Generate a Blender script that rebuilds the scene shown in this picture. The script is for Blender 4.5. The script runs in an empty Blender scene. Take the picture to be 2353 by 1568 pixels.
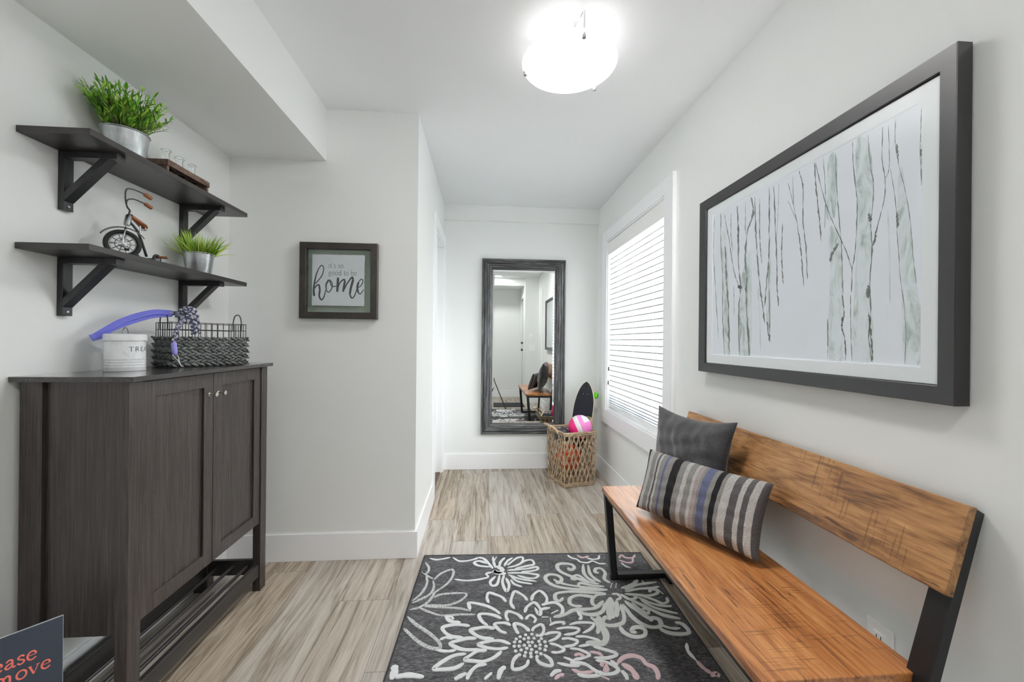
import bpy, bmesh, math, random
from mathutils import Vector, Matrix
random.seed(7)
SC = bpy.context.scene
COL = SC.collection
PI = math.pi
sin, cos = math.sin, math.cos

# ------------------------------------------------------------------ camera, world, exposure
F_PX, YAW, PITCH, ROLL, EYE = 923.298, 0.07341, 0.0006, 0.0094, 1.19
cam_data = bpy.data.cameras.new('camera')
cam_data.sensor_fit = 'HORIZONTAL'
cam_data.sensor_width = 36.0
cam_data.lens = F_PX / 2353.0 * 36.0
cam_data.clip_start = 0.02
cam = bpy.data.objects.new('camera', cam_data)
COL.objects.link(cam)
fwd = Vector((sin(YAW)*cos(PITCH), cos(YAW)*cos(PITCH), sin(PITCH)))
r0 = Vector((cos(YAW), -sin(YAW), 0))
u0 = r0.cross(fwd)
rt = cos(ROLL)*r0 + sin(ROLL)*u0
up = -sin(ROLL)*r0 + cos(ROLL)*u0
cam.matrix_world = Matrix(((rt.x, up.x, -fwd.x, 0), (rt.y, up.y, -fwd.y, 0), (rt.z, up.z, -fwd.z, EYE), (0, 0, 0, 1)))
SC.camera = cam

SKY_STRENGTH = 8.0
LAMP_STRENGTH = 36.0
ENTRY_LAMP_STRENGTH = 175.0
SC.view_settings.view_transform = 'Standard'
SC.view_settings.look = 'None'
SC.view_settings.gamma = 1.0
SC.view_settings.use_curve_mapping = False
SC.view_settings.exposure = 1.26
SC.cycles.max_bounces = 10
SC.cycles.diffuse_bounces = 8
SC.cycles.transparent_max_bounces = 16
SC.cycles.sample_clamp_indirect = 6.0
SC.cycles.sample_clamp_direct = 0.7
SC.cycles.caustics_reflective = False
SC.cycles.caustics_refractive = False

world = bpy.data.worlds.new('overcast_sky')
SC.world = world
world.use_nodes = True
wn = world.node_tree.nodes
wn['Background'].inputs['Color'].default_value = (0.96, 0.97, 1.0, 1)
wn['Background'].inputs['Strength'].default_value = SKY_STRENGTH

# room measures (metres); camera stands at x=0, y=0
XR, XL, YF, XC, YB, XS, ZS, HC = 1.087, -1.350, 2.2416, -0.3605, 3.7506, -0.8522, 2.1565, 2.437
YE = -1.10          # entry wall behind the camera
WY0, WY1, WZ0, WZ1 = 2.318, 3.428, 0.600, 2.070     # window opening in the wall beside the bench

portal = bpy.data.lights.new('window_daylight', 'AREA')
portal.shape = 'RECTANGLE'
portal.size = WZ1 - WZ0
portal.size_y = WY1 - WY0
portal.cycles.is_portal = True
po = bpy.data.objects.new('window_daylight', portal)
COL.objects.link(po)
po.location = (XR + 0.16, (WY0+WY1)/2, (WZ0+WZ1)/2)
po.rotation_euler = (0, PI/2, 0)

# ------------------------------------------------------------------ materials
def lin(c):
    def f(v):
        v /= 255.0
        return v/12.92 if v <= 0.04045 else ((v+0.055)/1.055)**2.4
    return (f(c[0]), f(c[1]), f(c[2]), 1.0)

class NT:
    def __init__(s, name):
        s.m = bpy.data.materials.new(name)
        s.m.use_nodes = True
        s.t = s.m.node_tree
        s.b = s.t.nodes['Principled BSDF']
        s.out = s.t.nodes['Material Output']
    def n(s, typ, **kw):
        nd = s.t.nodes.new('ShaderNode' + typ)
        for k, v in kw.items():
            setattr(nd, k, v)
        return nd
    def l(s, a, b):
        s.t.links.new(a, b)
    def val(s, sock, v):
        if hasattr(v, 'default_value') and not isinstance(v, (int, float)):
            s.l(v, sock)
        else:
            sock.default_value = v
    def math(s, op, a, b=None, c=None):
        nd = s.n('Math', operation=op)
        for i, v in enumerate((a, b, c)):
            if v is not None:
                s.val(nd.inputs[i], v)
        return nd.outputs[0]
    def coord(s, kind='Object'):
        return s.n('TexCoord').outputs[kind]
    def mapping(s, vec, scale=(1, 1, 1), loc=(0, 0, 0), rot=(0, 0, 0)):
        nd = s.n('Mapping')
        s.l(vec, nd.inputs['Vector'])
        nd.inputs['Scale'].default_value = scale
        nd.inputs['Location'].default_value = loc
        nd.inputs['Rotation'].default_value = rot
        return nd.outputs[0]
    def noise(s, vec, scale=5, detail=4, rough=0.55, dist=0.0):
        nd = s.n('TexNoise')
        if vec is not None:
            s.l(vec, nd.inputs['Vector'])
        nd.inputs['Scale'].default_value = scale
        nd.inputs['Detail'].default_value = detail
        nd.inputs['Roughness'].default_value = rough
        nd.inputs['Distortion'].default_value = dist
        return nd.outputs[0]
    def ramp(s, fac, stops, interp='LINEAR'):
        nd = s.n('ValToRGB')
        cr = nd.color_ramp
        cr.interpolation = interp
        while len(cr.elements) < len(stops):
            cr.elements.new(0.5)
        for e, (p, c) in zip(cr.elements, stops):
            e.position = p
            e.color = lin(c)
        s.l(fac, nd.inputs[0])
        return nd.outputs[0]
    def mix(s, fac, a, b, blend='MIX'):
        nd = s.n('MixRGB', blend_type=blend)
        s.val(nd.inputs[0], fac)
        for i, v in ((1, a), (2, b)):
            if isinstance(v, tuple):
                nd.inputs[i].default_value = v
            else:
                s.l(v, nd.inputs[i])
        return nd.outputs[0]
    def base(s, c):
        if isinstance(c, tuple):
            s.b.inputs['Base Color'].default_value = c
        else:
            s.l(c, s.b.inputs['Base Color'])
    def p(s, **kw):
        for k, v in kw.items():
            s.val(s.b.inputs[k.replace('_', ' ')], v)
        return s
    def bump(s, h, strength=0.3, dist=0.002):
        nd = s.n('Bump')
        nd.inputs['Strength'].default_value = strength
        nd.inputs['Distance'].default_value = dist
        s.l(h, nd.inputs['Height'])
        s.l(nd.outputs[0], s.b.inputs['Normal'])

M = {}
def plain(name, rgb, rough=0.5, metal=0.0, var=0.04, scale=30, spec=0.5, bump=0.0):
    t = NT(name)
    v = t.noise(t.coord(), scale, 3)
    c = lin(rgb)
    lo = tuple(x*(1-var*2) for x in c[:3]) + (1,)
    hi = tuple(min(1, x*(1+var*2)) for x in c[:3]) + (1,)
    t.base(t.mix(v, lo, hi))
    t.p(Roughness=rough, Metallic=metal)
    t.b.inputs['Specular IOR Level'].default_value = spec
    if bump:
        t.bump(v, bump, 0.001)
    M[name] = t.m
    return t.m

plain('wall_paint', (229, 231, 230), 0.62, var=0.008, scale=3, spec=0.25)
plain('ceiling_paint', (227, 229, 230), 0.8, var=0.008, scale=3, spec=0.15)
plain('trim_paint', (238, 239, 241), 0.35, var=0.006, scale=4)
plain('white_plastic', (238, 238, 236), 0.35, var=0.01)
plain('black_metal', (21, 22, 24), 0.42, var=0.08, spec=0.45)
plain('black_frame', (29, 28, 29), 0.32, var=0.06, scale=60, spec=0.5)
plain('dark_hole', (12, 12, 12), 0.6)
plain('chrome', (205, 208, 210), 0.16, 1.0, var=0.02)
plain('steel', (150, 152, 155), 0.3, 1.0, var=0.05)
plain('door_knob_metal', (215, 213, 208), 0.18, 1.0, var=0.03)
plain('print_ink', (84, 86, 85), 0.8, var=0.2, scale=90)
plain('script_ink', (62, 63, 66), 0.8, var=0.1, scale=80)
plain('thin_ink', (104, 106, 108), 0.8, var=0.1, scale=80)
plain('mat_board', (242, 241, 246), 0.7, var=0.004)
plain('art_paper', (238, 238, 248), 0.75, var=0.012, scale=6)
plain('backing_green', (150, 160, 148), 0.6, var=0.05, scale=8)
plain('torn_paper', (208, 209, 216), 0.85, var=0.03, scale=20)
plain('rug_white', (228, 230, 231), 0.95, var=0.1, scale=220, spec=0.1, bump=0.6)
plain('rug_silver', (202, 205, 202), 0.9, var=0.1, scale=180, spec=0.15, bump=0.6)
plain('rug_pink', (212, 186, 190), 0.95, var=0.1, scale=220, spec=0.1, bump=0.6)
plain('soil', (50, 42, 34), 0.95, var=0.3, scale=120)
plain('brown_leather', (134, 76, 42), 0.45, var=0.15, scale=80)
plain('rubber', (28, 28, 29), 0.7, var=0.1)
plain('dark_grey_paint', (48, 49, 52), 0.4, var=0.1)
plain('card_face', (58, 66, 80), 0.5, var=0.06, scale=8)
plain('card_edge', (175, 178, 182), 0.6)
plain('coral_ink', (238, 120, 104), 0.6, var=0.03)
plain('letter_black', (50, 49, 48), 0.5)
plain('purple_strap', (98, 102, 196), 0.6, var=0.08, scale=150)
plain('lilac_tape', (150, 146, 222), 0.5, var=0.08, scale=60)
plain('wire_black', (40, 38, 36), 0.5, 0.3, var=0.1)
plain('green_urethane', (92, 200, 28), 0.35, var=0.08)
plain('deck_wood', (214, 196, 165), 0.5, var=0.08)
plain('grip_tape', (40, 42, 48), 0.9, var=0.15, scale=400, spec=0.2)
plain('ball_pink', (238, 40, 130), 0.4, var=0.05)
plain('ball_light_pink', (246, 140, 210), 0.4, var=0.05)
plain('ball_white', (238, 236, 236), 0.4, var=0.03)
plain('ball_orange', (226, 92, 48), 0.55, var=0.1, scale=300, bump=0.5)
plain('dark_vinyl', (52, 54, 60), 0.4, var=0.1)
plain('cream_webbing', (222, 214, 198), 0.8, var=0.06)
plain('mat_grey', (62, 64, 66), 0.95, var=0.25, scale=140, spec=0.1)
plain('mat_border', (34, 34, 35), 0.8, var=0.1)
plain('slat_edge_shade', (128, 131, 134), 0.6, var=0.01)  # shade line between the white slats, painted as grey on their room-side edge
plain('door_paint', (214, 218, 216), 0.4, var=0.01, scale=5)

def emission(name, rgb, strength):
    t = NT(name)
    e = t.n('Emission')
    e.inputs[0].default_value = rgb
    e.inputs[1].default_value = strength
    t.l(e.outputs[0], t.out.inputs['Surface'])
    M[name] = t.m
emission('lit_bowl', (1.0, 0.98, 0.97, 1), LAMP_STRENGTH)
emission('lit_bowl_inside', (1.0, 0.98, 0.97, 1), LAMP_STRENGTH*0.035)
emission('lit_bulb', (1.0, 0.98, 0.95, 1), LAMP_STRENGTH*0.12)
emission('entry_lens', (1.0, 0.975, 0.955, 1), ENTRY_LAMP_STRENGTH)

def clear_pane(name, ior=1.45, tint=(0.97, 0.985, 0.98, 1), rough=0.0):
    t = NT(name)
    tr = t.n('BsdfTransparent'); tr.inputs[0].default_value = tint
    gl = t.n('BsdfGlossy'); gl.inputs['Roughness'].default_value = rough
    lw = t.n('LayerWeight'); lw.inputs['Blend'].default_value = 0.5
    f0 = ((ior-1)/(ior+1))**2
    fr = t.math('ADD', f0, t.math('MULTIPLY', t.math('POWER', lw.outputs['Facing'], 5.0), 1-f0))
    mx = t.n('MixShader')
    t.l(fr, mx.inputs[0]); t.l(tr.outputs[0], mx.inputs[1]); t.l(gl.outputs[0], mx.inputs[2])
    t.l(mx.outputs[0], t.out.inputs['Surface'])
    M[name] = t.m
clear_pane('window_glass')
clear_pane('picture_glass', 1.35, rough=0.05)
clear_pane('print_glazing', 1.3, rough=0.22)
t = NT('bottle_glass')
t.base((0.93, 0.96, 0.95, 1)); t.p(Roughness=0.02, IOR=1.45)
t.b.inputs['Transmission Weight'].default_value = 1.0
M['bottle_glass'] = t.m
t = NT('mirror_glass'); t.base((0.86, 0.89, 0.88, 1)); t.p(Roughness=0.012, Metallic=1.0); M['mirror_glass'] = t.m

# floor: long vinyl planks running away from the camera
t = NT('plank_floor')
co = t.coord()
sx = t.n('SeparateXYZ'); t.l(co, sx.inputs[0])
PW, PL = 0.235, 1.22
xs = t.math('DIVIDE', t.math('ADD', sx.outputs[0], 5*PW - 0.06), PW)
row = t.math('FLOOR', xs)
wr = t.n('TexWhiteNoise', noise_dimensions='1D'); t.l(row, wr.inputs['W'])
ys = t.math('ADD', t.math('DIVIDE', sx.outputs[1], PL), t.math('MULTIPLY', wr.outputs[0], 7.3))
colu = t.math('FLOOR', ys)
wc = t.n('TexWhiteNoise', noise_dimensions='2D')
cb = t.n('CombineXYZ'); t.l(row, cb.inputs[0]); t.l(colu, cb.inputs[1]); t.l(cb.outputs[0], wc.inputs['Vector'])
rnd = wc.outputs[0]
off = t.math('MULTIPLY', rnd, 40.0)
v1 = t.n('CombineXYZ')
t.l(t.math('ADD', t.math('MULTIPLY', sx.outputs[0], 13.0), off), v1.inputs[0]); t.l(t.math('MULTIPLY', sx.outputs[1], 0.9), v1.inputs[1]); t.l(off, v1.inputs[2])
n1 = t.noise(v1.outputs[0], 1.5, 6, 0.62, 1.3)
v2 = t.n('CombineXYZ')
t.l(t.math('ADD', t.math('MULTIPLY', sx.outputs[0], 90.0), off), v2.inputs[0]); t.l(t.math('MULTIPLY', sx.outputs[1], 3.0), v2.inputs[1]); t.l(off, v2.inputs[2])
n2 = t.noise(v2.outputs[0], 1.6, 5, 0.65, 0.4)
mixn = t.math('ADD', t.math('MULTIPLY', n1, 0.66), t.math('MULTIPLY', n2, 0.40))
mixn = t.math('ADD', mixn, t.math('MULTIPLY', t.math('SUBTRACT', rnd, 0.5), 0.10))
c1 = t.ramp(mixn, [(0.34, (82, 72, 62)), (0.43, (126, 115, 103)), (0.51, (162, 152, 141)), (0.62, (186, 178, 169)), (0.76, (204, 198, 190))])
hue = t.ramp(rnd, [(0.0, (255, 250, 240)), (0.5, (250, 250, 248)), (1.0, (240, 244, 248))])
c2 = t.mix(1.0, c1, hue, 'MULTIPLY')
fx = t.math('FRACT', xs); fy = t.math('FRACT', ys)
ex = t.math('MINIMUM', fx, t.math('SUBTRACT', 1.0, fx)); ey = t.math('MINIMUM', fy, t.math('SUBTRACT', 1.0, fy))
seam = t.math('MAXIMUM', t.math('LESS_THAN', ex, 0.006), t.math('LESS_THAN', ey, 0.0012))
t.base(t.mix(t.math('MULTIPLY', seam, 0.55), c2, lin((70, 62, 54))))
t.p(Roughness=t.math('ADD', 0.36, t.math('MULTIPLY', n2, 0.2)))
t.b.inputs['Specular IOR Level'].default_value = 0.4
t.bump(t.math('SUBTRACT', n2, t.math('MULTIPLY', seam, 2.0)), 0.12, 0.002)
M['plank_floor'] = t.m

def grain(name, stops, scale=(1, 1, 1), fine=(1, 1, 1), rough=0.4, bump=0.2, dist=1.2, saw=None, fw=0.45, spec=0.5, patch=None, coat=0.0):
    t = NT(name)
    co = t.coord()
    a = t.noise(t.mapping(co, scale), 1.0, 6, 0.6, dist)
    b = t.noise(t.mapping(co, fine), 1.0, 4, 0.7, 0.3)
    f = t.math('ADD', t.math('MULTIPLY', a, 1.0-fw), t.math('MULTIPLY', b, fw))
    if patch:
        pn = t.noise(t.mapping(co, patch), 1.0, 3, 0.55, 0.8)
        f = t.math('ADD', f, t.math('MULTIPLY', t.math('SUBTRACT', pn, 0.5), 0.62))
    c = t.ramp(f, stops)
    if patch:
        ck = t.noise(t.mapping(co, (70, 5, 70), (3, 1, 2)), 1.0, 3, 0.5, 0.6)
        c = t.mix(t.math('MULTIPLY', t.math('GREATER_THAN', ck, 0.665), 0.7), c, lin((58, 34, 20)))
    if saw:
        # short saw marks across the board
        w = t.noise(t.mapping(co, saw), 1.0, 2, 0.5, 0.0)
        k = t.noise(t.mapping(co, (5, 5, 9)), 1.0, 2, 0.5, 0.0)
        m = t.math('MULTIPLY', t.math('GREATER_THAN', w, 0.63), t.math('GREATER_THAN', k, 0.54))
        c = t.mix(t.math('MULTIPLY', m, 0.45), c, lin((72, 42, 24)))
    t.base(c)
    t.p(Roughness=rough)
    t.b.inputs['Specular IOR Level'].default_value = spec
    t.b.inputs['Coat Weight'].default_value = coat
    t.b.inputs['Coat Roughness'].default_value = 0.16
    t.bump(f, bump, 0.002)
    M[name] = t.m
grain('bench_wood', [(0.26, (62, 36, 20)), (0.38, (112, 68, 36)), (0.48, (158, 100, 54)), (0.60, (188, 130, 78)), (0.76, (212, 164, 112))],
      (15, 1.2, 15), (120, 5, 120), 0.34, 0.35, 3.2, (6, 150, 6), patch=(7, 1.8, 7), coat=0.35)
grain('bench_back_wood', [(0.26, (48, 32, 20)), (0.38, (86, 58, 34)), (0.48, (126, 88, 52)), (0.60, (158, 116, 72)), (0.76, (182, 142, 96))],
      (16, 2.0, 16), (110, 7, 110), 0.42, 0.4, 3.4, (6, 130, 6), patch=(7, 2.6, 7))
grain('black_brown_wood', [(0.3, (36, 32, 31)), (0.5, (56, 50, 48)), (0.7, (82, 74, 71))],
      (40, 40, 2.0), (260, 260, 5), 0.27, 0.35, 0.5, fw=0.7)
grain('black_brown_flat', [(0.3, (32, 30, 30)), (0.5, (44, 41, 41)), (0.7, (58, 54, 53))],
      (40, 2.0, 40), (200, 5, 200), 0.36, 0.12, 0.5, fw=0.6)
grain('cabinet_top_wood', [(0.3, (34, 32, 32)), (0.5, (46, 43, 43)), (0.7, (60, 56, 55))],
      (40, 2.0, 40), (200, 5, 200), 0.2, 0.06, 0.5, fw=0.6, coat=0.4)
grain('bracket_wood', [(0.3, (24, 25, 27)), (0.5, (36, 37, 39)), (0.7, (50, 50, 52))],
      (30, 30, 4), (160, 160, 12), 0.38, 0.12, 0.5, fw=0.6)
grain('weathered_upright', [(0.38, (20, 20, 21)), (0.47, (52, 52, 54)), (0.55, (88, 88, 90)), (0.68, (140, 141, 142))],
      (90, 90, 3.2), (240, 240, 14), 0.5, 0.5, 0.6, fw=0.4)
grain('weathered_level', [(0.38, (20, 20, 21)), (0.47, (52, 52, 54)), (0.55, (88, 88, 90)), (0.68, (140, 141, 142))],
      (3.2, 90, 90), (14, 240, 240), 0.5, 0.5, 0.6, fw=0.4)
grain('sign_frame_wood', [(0.3, (30, 27, 25)), (0.5, (46, 42, 39)), (0.7, (66, 60, 55))],
      (14, 60, 14), (120, 120, 120), 0.5, 0.3, 0.6, fw=0.5)
grain('rustic_wood', [(0.3, (52, 38, 32)), (0.45, (94, 74, 62)), (0.6, (132, 110, 96)), (0.75, (168, 148, 132))],
      (60, 14, 60), (260, 60, 260), 0.75, 0.5, 1.0, fw=0.5)
grain('wicker', [(0.3, (92, 74, 56)), (0.45, (150, 128, 102)), (0.58, (190, 170, 142)), (0.72, (214, 198, 172))],
      (30, 30, 30), (140, 140, 140), 0.6, 0.3, 0.6, fw=0.5)
grain('dark_seagrass', [(0.34, (34, 36, 36)), (0.48, (72, 76, 75)), (0.6, (112, 116, 114)), (0.74, (160, 163, 160))],
      (60, 60, 60), (300, 300, 90), 0.6, 0.4, 0.6, fw=0.5)
grain('galvanised', [(0.3, (150, 154, 156)), (0.5, (176, 180, 182)), (0.7, (200, 203, 205))],
      (3, 3, 30), (200, 200, 4), 0.28, 0.06, 0.3, fw=0.5)
M['galvanised'].node_tree.nodes['Principled BSDF'].inputs['Metallic'].default_value = 0.85
grain('enamel', [(0.30, (176, 178, 178)), (0.44, (216, 218, 220)), (0.6, (228, 230, 233)), (0.8, (236, 238, 240))],
      (25, 25, 25), (180, 180, 180), 0.28, 0.05, 0.4, fw=0.5)

t = NT('rug_field')
co = t.coord()
a = t.noise(t.mapping(co, (60, 240, 60)), 1.0, 4, 0.75)
b = t.noise(t.mapping(co, (6, 14, 6)), 1.0, 3, 0.6)
f = t.math('ADD', t.math('MULTIPLY', a, 0.75), t.math('MULTIPLY', b, 0.25))
t.base(t.ramp(f, [(0.34, (44, 44, 46)), (0.5, (82, 82, 84)), (0.64, (124, 124, 126))]))
t.p(Roughness=0.98); t.b.inputs['Specular IOR Level'].default_value = 0.05
t.bump(a, 0.7, 0.003)
M['rug_field'] = t.m
t = NT('rug_speckle')
a = t.noise(t.coord(), 260, 2, 0.6)
t.base(t.ramp(a, [(0.36, (70, 70, 72)), (0.47, (196, 198, 198)), (0.8, (214, 215, 214))]))
t.p(Roughness=0.95); t.bump(a, 0.5, 0.002)
M['rug_speckle'] = t.m

t = NT('charcoal_fabric')
co = t.coord()
a = t.noise(t.mapping(co, (500, 500, 500)), 1.0, 2, 0.7)
b = t.noise(co, 14, 3, 0.6)
f = t.math('ADD', t.math('MULTIPLY', a, 0.6), t.math('MULTIPLY', b, 0.4))
t.base(t.ramp(f, [(0.35, (40, 40, 42)), (0.5, (58, 58, 60)), (0.65, (80, 80, 82))]))
t.p(Roughness=0.95); t.b.inputs['Specular IOR Level'].default_value = 0.1
t.b.inputs['Sheen Weight'].default_value = 0.3
t.bump(a, 0.4, 0.0015)
M['charcoal_fabric'] = t.m

# striped cushion cover: stripes follow the cloth (its UV), u across the width
t = NT('striped_fabric')
uv = t.coord('UV')
su = t.n('SeparateXYZ'); t.l(uv, su.inputs[0])
warp = t.noise(t.mapping(uv, (3, 60, 1)), 1.0, 2)
u = t.math('ADD', su.outputs[0], t.math('MULTIPLY', t.math('SUBTRACT', warp, 0.5), 0.004))
BLK, DRK, MID, LGT, BLU, PNK = (42, 41, 43), (92, 90, 90), (138, 136, 133), (196, 194, 191), (98, 102, 128), (170, 160, 158)
stripes = [(0.0, DRK), (0.02, BLK), (0.04, LGT), (0.085, MID), (0.13, LGT), (0.145, DRK), (0.165, LGT), (0.185, MID), (0.225, BLU), (0.25, MID),
           (0.30, BLK), (0.365, MID), (0.415, LGT), (0.45, MID), (0.50, LGT), (0.52, PNK), (0.555, MID), (0.575, BLU), (0.635, MID), (0.67, BLK), (0.71, MID),
           (0.735, LGT), (0.79, DRK), (0.84, LGT), (0.875, DRK), (0.91, LGT), (0.95, DRK)]
def rampmany(t, u, st):
    # a colour ramp holds 32 stops
    return t.ramp(u, st, 'CONSTANT')
cst = rampmany(t, u, stripes)
slub = t.noise(t.mapping(uv, (60, 220, 1), rot=(0, 0, 0.15)), 1.0, 3, 0.7)
slubc = t.ramp(slub, [(0.40, (120, 120, 120)), (0.52, (225, 225, 225)), (0.66, (255, 255, 255))])
t.base(t.mix(0.65, cst, slubc, 'MULTIPLY'))
t.p(Roughness=0.95); t.b.inputs['Specular IOR Level'].default_value = 0.1
t.bump(slub, 0.4, 0.002)
M['striped_fabric'] = t.m

t = NT('print_wash')
a = t.noise(t.mapping(t.coord(), (1, 26, 9)), 1.0, 5, 0.65, 1.0)
t.base(t.ramp(a, [(0.34, (150, 158, 158)), (0.44, (200, 207, 208)), (0.54, (226, 229, 235)), (0.75, (236, 237, 246))]))
t.p(Roughness=0.8); M['print_wash'] = t.m
def leafmat(name, a, b, c):
    t = NT(name)
    g = t.n('NewGeometry')
    t.base(t.ramp(g.outputs['Random Per Island'], [(0.0, a), (0.45, b), (1.0, c)]))
    t.p(Roughness=0.45)
    M[name] = t.m
leafmat('bamboo_leaf', (46, 96, 18), (98, 164, 36), (172, 208, 78))
leafmat('grass_blade', (86, 128, 38), (150, 190, 62), (218, 226, 124))
leafmat('plant_stem', (40, 44, 26), (60, 70, 34), (86, 104, 48))
t = NT('braided_rope')
g = t.n('NewGeometry')
t.base(t.ramp(t.math('ADD', t.math('MULTIPLY', t.noise(t.coord(), 160, 2), 0.6), t.math('MULTIPLY', g.outputs['Random Per Island'], 0.4)),
              [(0.3, (44, 46, 66)), (0.48, (96, 98, 122)), (0.6, (190, 192, 206))]))
t.p(Roughness=0.8); M['braided_rope'] = t.m
t = NT('blind_slat')
df = t.n('BsdfDiffuse'); df.inputs[0].default_value = lin((236, 238, 240))
tl = t.n('BsdfTranslucent'); tl.inputs[0].default_value = lin((236, 240, 242))
mx = t.n('MixShader'); mx.inputs[0].default_value = 0.06
t.l(df.outputs[0], mx.inputs[1]); t.l(tl.outputs[0], mx.inputs[2]); t.l(mx.outputs[0], t.out.inputs['Surface'])
M['blind_slat'] = t.m
t = NT('hedge_leaves')
t.base(t.ramp(t.noise(t.coord(), 9, 5, 0.7), [(0.35, (84, 92, 80)), (0.5, (132, 140, 126)), (0.7, (182, 188, 176))]))
t.p(Roughness=0.9); M['hedge_leaves'] = t.m
plain('lawn', (142, 144, 136), 0.95, var=0.2, scale=20)

# ------------------------------------------------------------------ mesh builder
def catmull(P, n=6, closed=False):
    P = [Vector(p) for p in P]
    if len(P) < 3:
        return P
    out = []
    N = len(P)
    for i in range(N if closed else N-1):
        if closed:
            a, b, c, d = P[(i-1) % N], P[i], P[(i+1) % N], P[(i+2) % N]
        else:
            b, c = P[i], P[i+1]
            a = P[i-1] if i > 0 else b*2 - c
            d = P[i+2] if i+2 < N else c*2 - b
        for k in range(n):
            s = k/n
            out.append(0.5*((2*b) + (c-a)*s + (2*a-5*b+4*c-d)*s*s + (3*b-a-3*c+d)*s*s*s))
    if not closed:
        out.append(P[-1])
    return out

class MB:
    def __init__(s):
        s.v, s.f, s.mi, s.uv = [], [], [], {}
    def add(s, verts, faces, mi=0):
        o = len(s.v)
        s.v += [Vector(v) for v in verts]
        for f in faces:
            s.f.append([i+o for i in f]); s.mi.append(mi)
        return s
    def box(s, x0, x1, y0, y1, z0, z1, mi=0):
        return s.hexa([(x0,y0,z0),(x1,y0,z0),(x1,y1,z0),(x0,y1,z0),(x0,y0,z1),(x1,y0,z1),(x1,y1,z1),(x0,y1,z1)], mi)
    def hexa(s, p, mi=0):
        return s.add(p, [(0,3,2,1),(4,5,6,7),(0,1,5,4),(1,2,6,5),(2,3,7,6),(3,0,4,7)], mi)
    def beam(s, a, b, w, h, upv=(0,0,1), mi=0):
        a, b = Vector(a), Vector(b); d = (b-a).normalized(); u = Vector(upv)
        sd = d.cross(u).normalized()*w/2; u2 = sd.cross(d).normalized()*h/2
        return s.hexa([a-sd-u2, a+sd-u2, b+sd-u2, b-sd-u2, a-sd+u2, a+sd+u2, b+sd+u2, b-sd+u2], mi)
    def tube(s, pts, r, n=8, closed=False, mi=0, cap=True):
        pts = [Vector(p) for p in pts]; N = len(pts)
        rs = r if isinstance(r, (list, tuple)) else [r]*N
        def tan(i):
            if closed: return (pts[(i+1) % N]-pts[i-1]).normalized()
            return (pts[min(i+1, N-1)]-pts[max(i-1, 0)]).normalized()
        t0 = tan(0); a = Vector((0,0,1)) if abs(t0.z) < 0.9 else Vector((1,0,0))
        nv = t0.cross(a).normalized()
        V = []
        for i in range(N):
            ti = tan(i); nv = (nv - ti*nv.dot(ti)).normalized(); bv = ti.cross(nv)
            for k in range(n):
                an = 2*PI*k/n
                V.append(pts[i] + (nv*cos(an)+bv*sin(an))*rs[i])
        Fc = []
        for i in range(N if closed else N-1):
            j = (i+1) % N
            for k in range(n):
                k2 = (k+1) % n
                Fc.append((i*n+k, i*n+k2, j*n+k2, j*n+k))
        if not closed and cap:
            Fc.append(tuple(range(n))[::-1]); Fc.append(tuple((N-1)*n+k for k in range(n)))
        return s.add(V, Fc, mi)
    def lathe(s, prof, c, n=32, mi=0, axis='Z', M4=None):
        V, Fc = [], []
        for r, z in prof:
            for k in range(n):
                a = 2*PI*k/n
                p = Vector((r*cos(a), r*sin(a), z))
                V.append((M4 @ p) if M4 else p + Vector(c))
        for i in range(len(prof)-1):
            for k in range(n):
                k2 = (k+1) % n
                Fc.append((i*n+k, i*n+k2, (i+1)*n+k2, (i+1)*n+k))
        if prof[0][0] > 1e-5: Fc.append(tuple(range(n))[::-1])
        if prof[-1][0] > 1e-5: Fc.append(tuple((len(prof)-1)*n+k for k in range(n)))
        return s.add(V, Fc, mi)
    def ellipsoid(s, c, ax, ay, az, n=8, m=5, mi=0):
        c = Vector(c); ax, ay, az = Vector(ax), Vector(ay), Vector(az)
        V = [c - az]; Fc = []
        for i in range(1, m):
            t = -PI/2 + PI*i/m
            for k in range(n):
                a = 2*PI*k/n
                V.append(c + ax*cos(t)*cos(a) + ay*cos(t)*sin(a) + az*sin(t))
        V.append(c + az); top = len(V)-1
        for k in range(n):
            k2 = (k+1) % n
            Fc.append((0, 1+k2, 1+k)); Fc.append((top, 1+(m-2)*n+k, 1+(m-2)*n+k2))
            for i in range(m-2):
                Fc.append((1+i*n+k, 1+i*n+k2, 1+(i+1)*n+k2, 1+(i+1)*n+k))
        return s.add(V, Fc, mi)
    def ribbon(s, pts2, w, to3, h, mi=0, n=5, taper=0.25, closed=False):
        # a raised band along a path drawn on a surface; to3(u, v, height) places it
        P = catmull([(p[0], p[1], 0) for p in pts2], n) if len(pts2) > 2 else [Vector((p[0], p[1], 0)) for p in pts2]
        N = len(P)
        V, Fc = [], []
        for i in range(N):
            d = (P[min(i+1, N-1)] - P[max(i-1, 0)])
            d = d.normalized() if d.length > 1e-9 else Vector((1, 0, 0))
            nn = Vector((-d.y, d.x, 0))
            q = i/(N-1)
            wi = w(q) if callable(w) else w
            e = min(1.0, min(q, 1-q)*(N-1)/1.5*(1-taper) + taper) if taper < 1 else 1.0
            wi *= e
            for a, hh in ((-0.5, 0.0), (-0.44, h), (0.44, h), (0.5, 0.0)):
                V.append(to3(P[i].x + nn.x*wi*a, P[i].y + nn.y*wi*a, hh))
        for i in range(N-1):
            for k in range(3):
                Fc.append((i*4+k, i*4+k+1, i*4+4+k+1, i*4+4+k))
        Fc.append((0, 1, 2, 3)); Fc.append(((N-1)*4+3, (N-1)*4+2, (N-1)*4+1, (N-1)*4))
        return s.add(V, Fc, mi)
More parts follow.
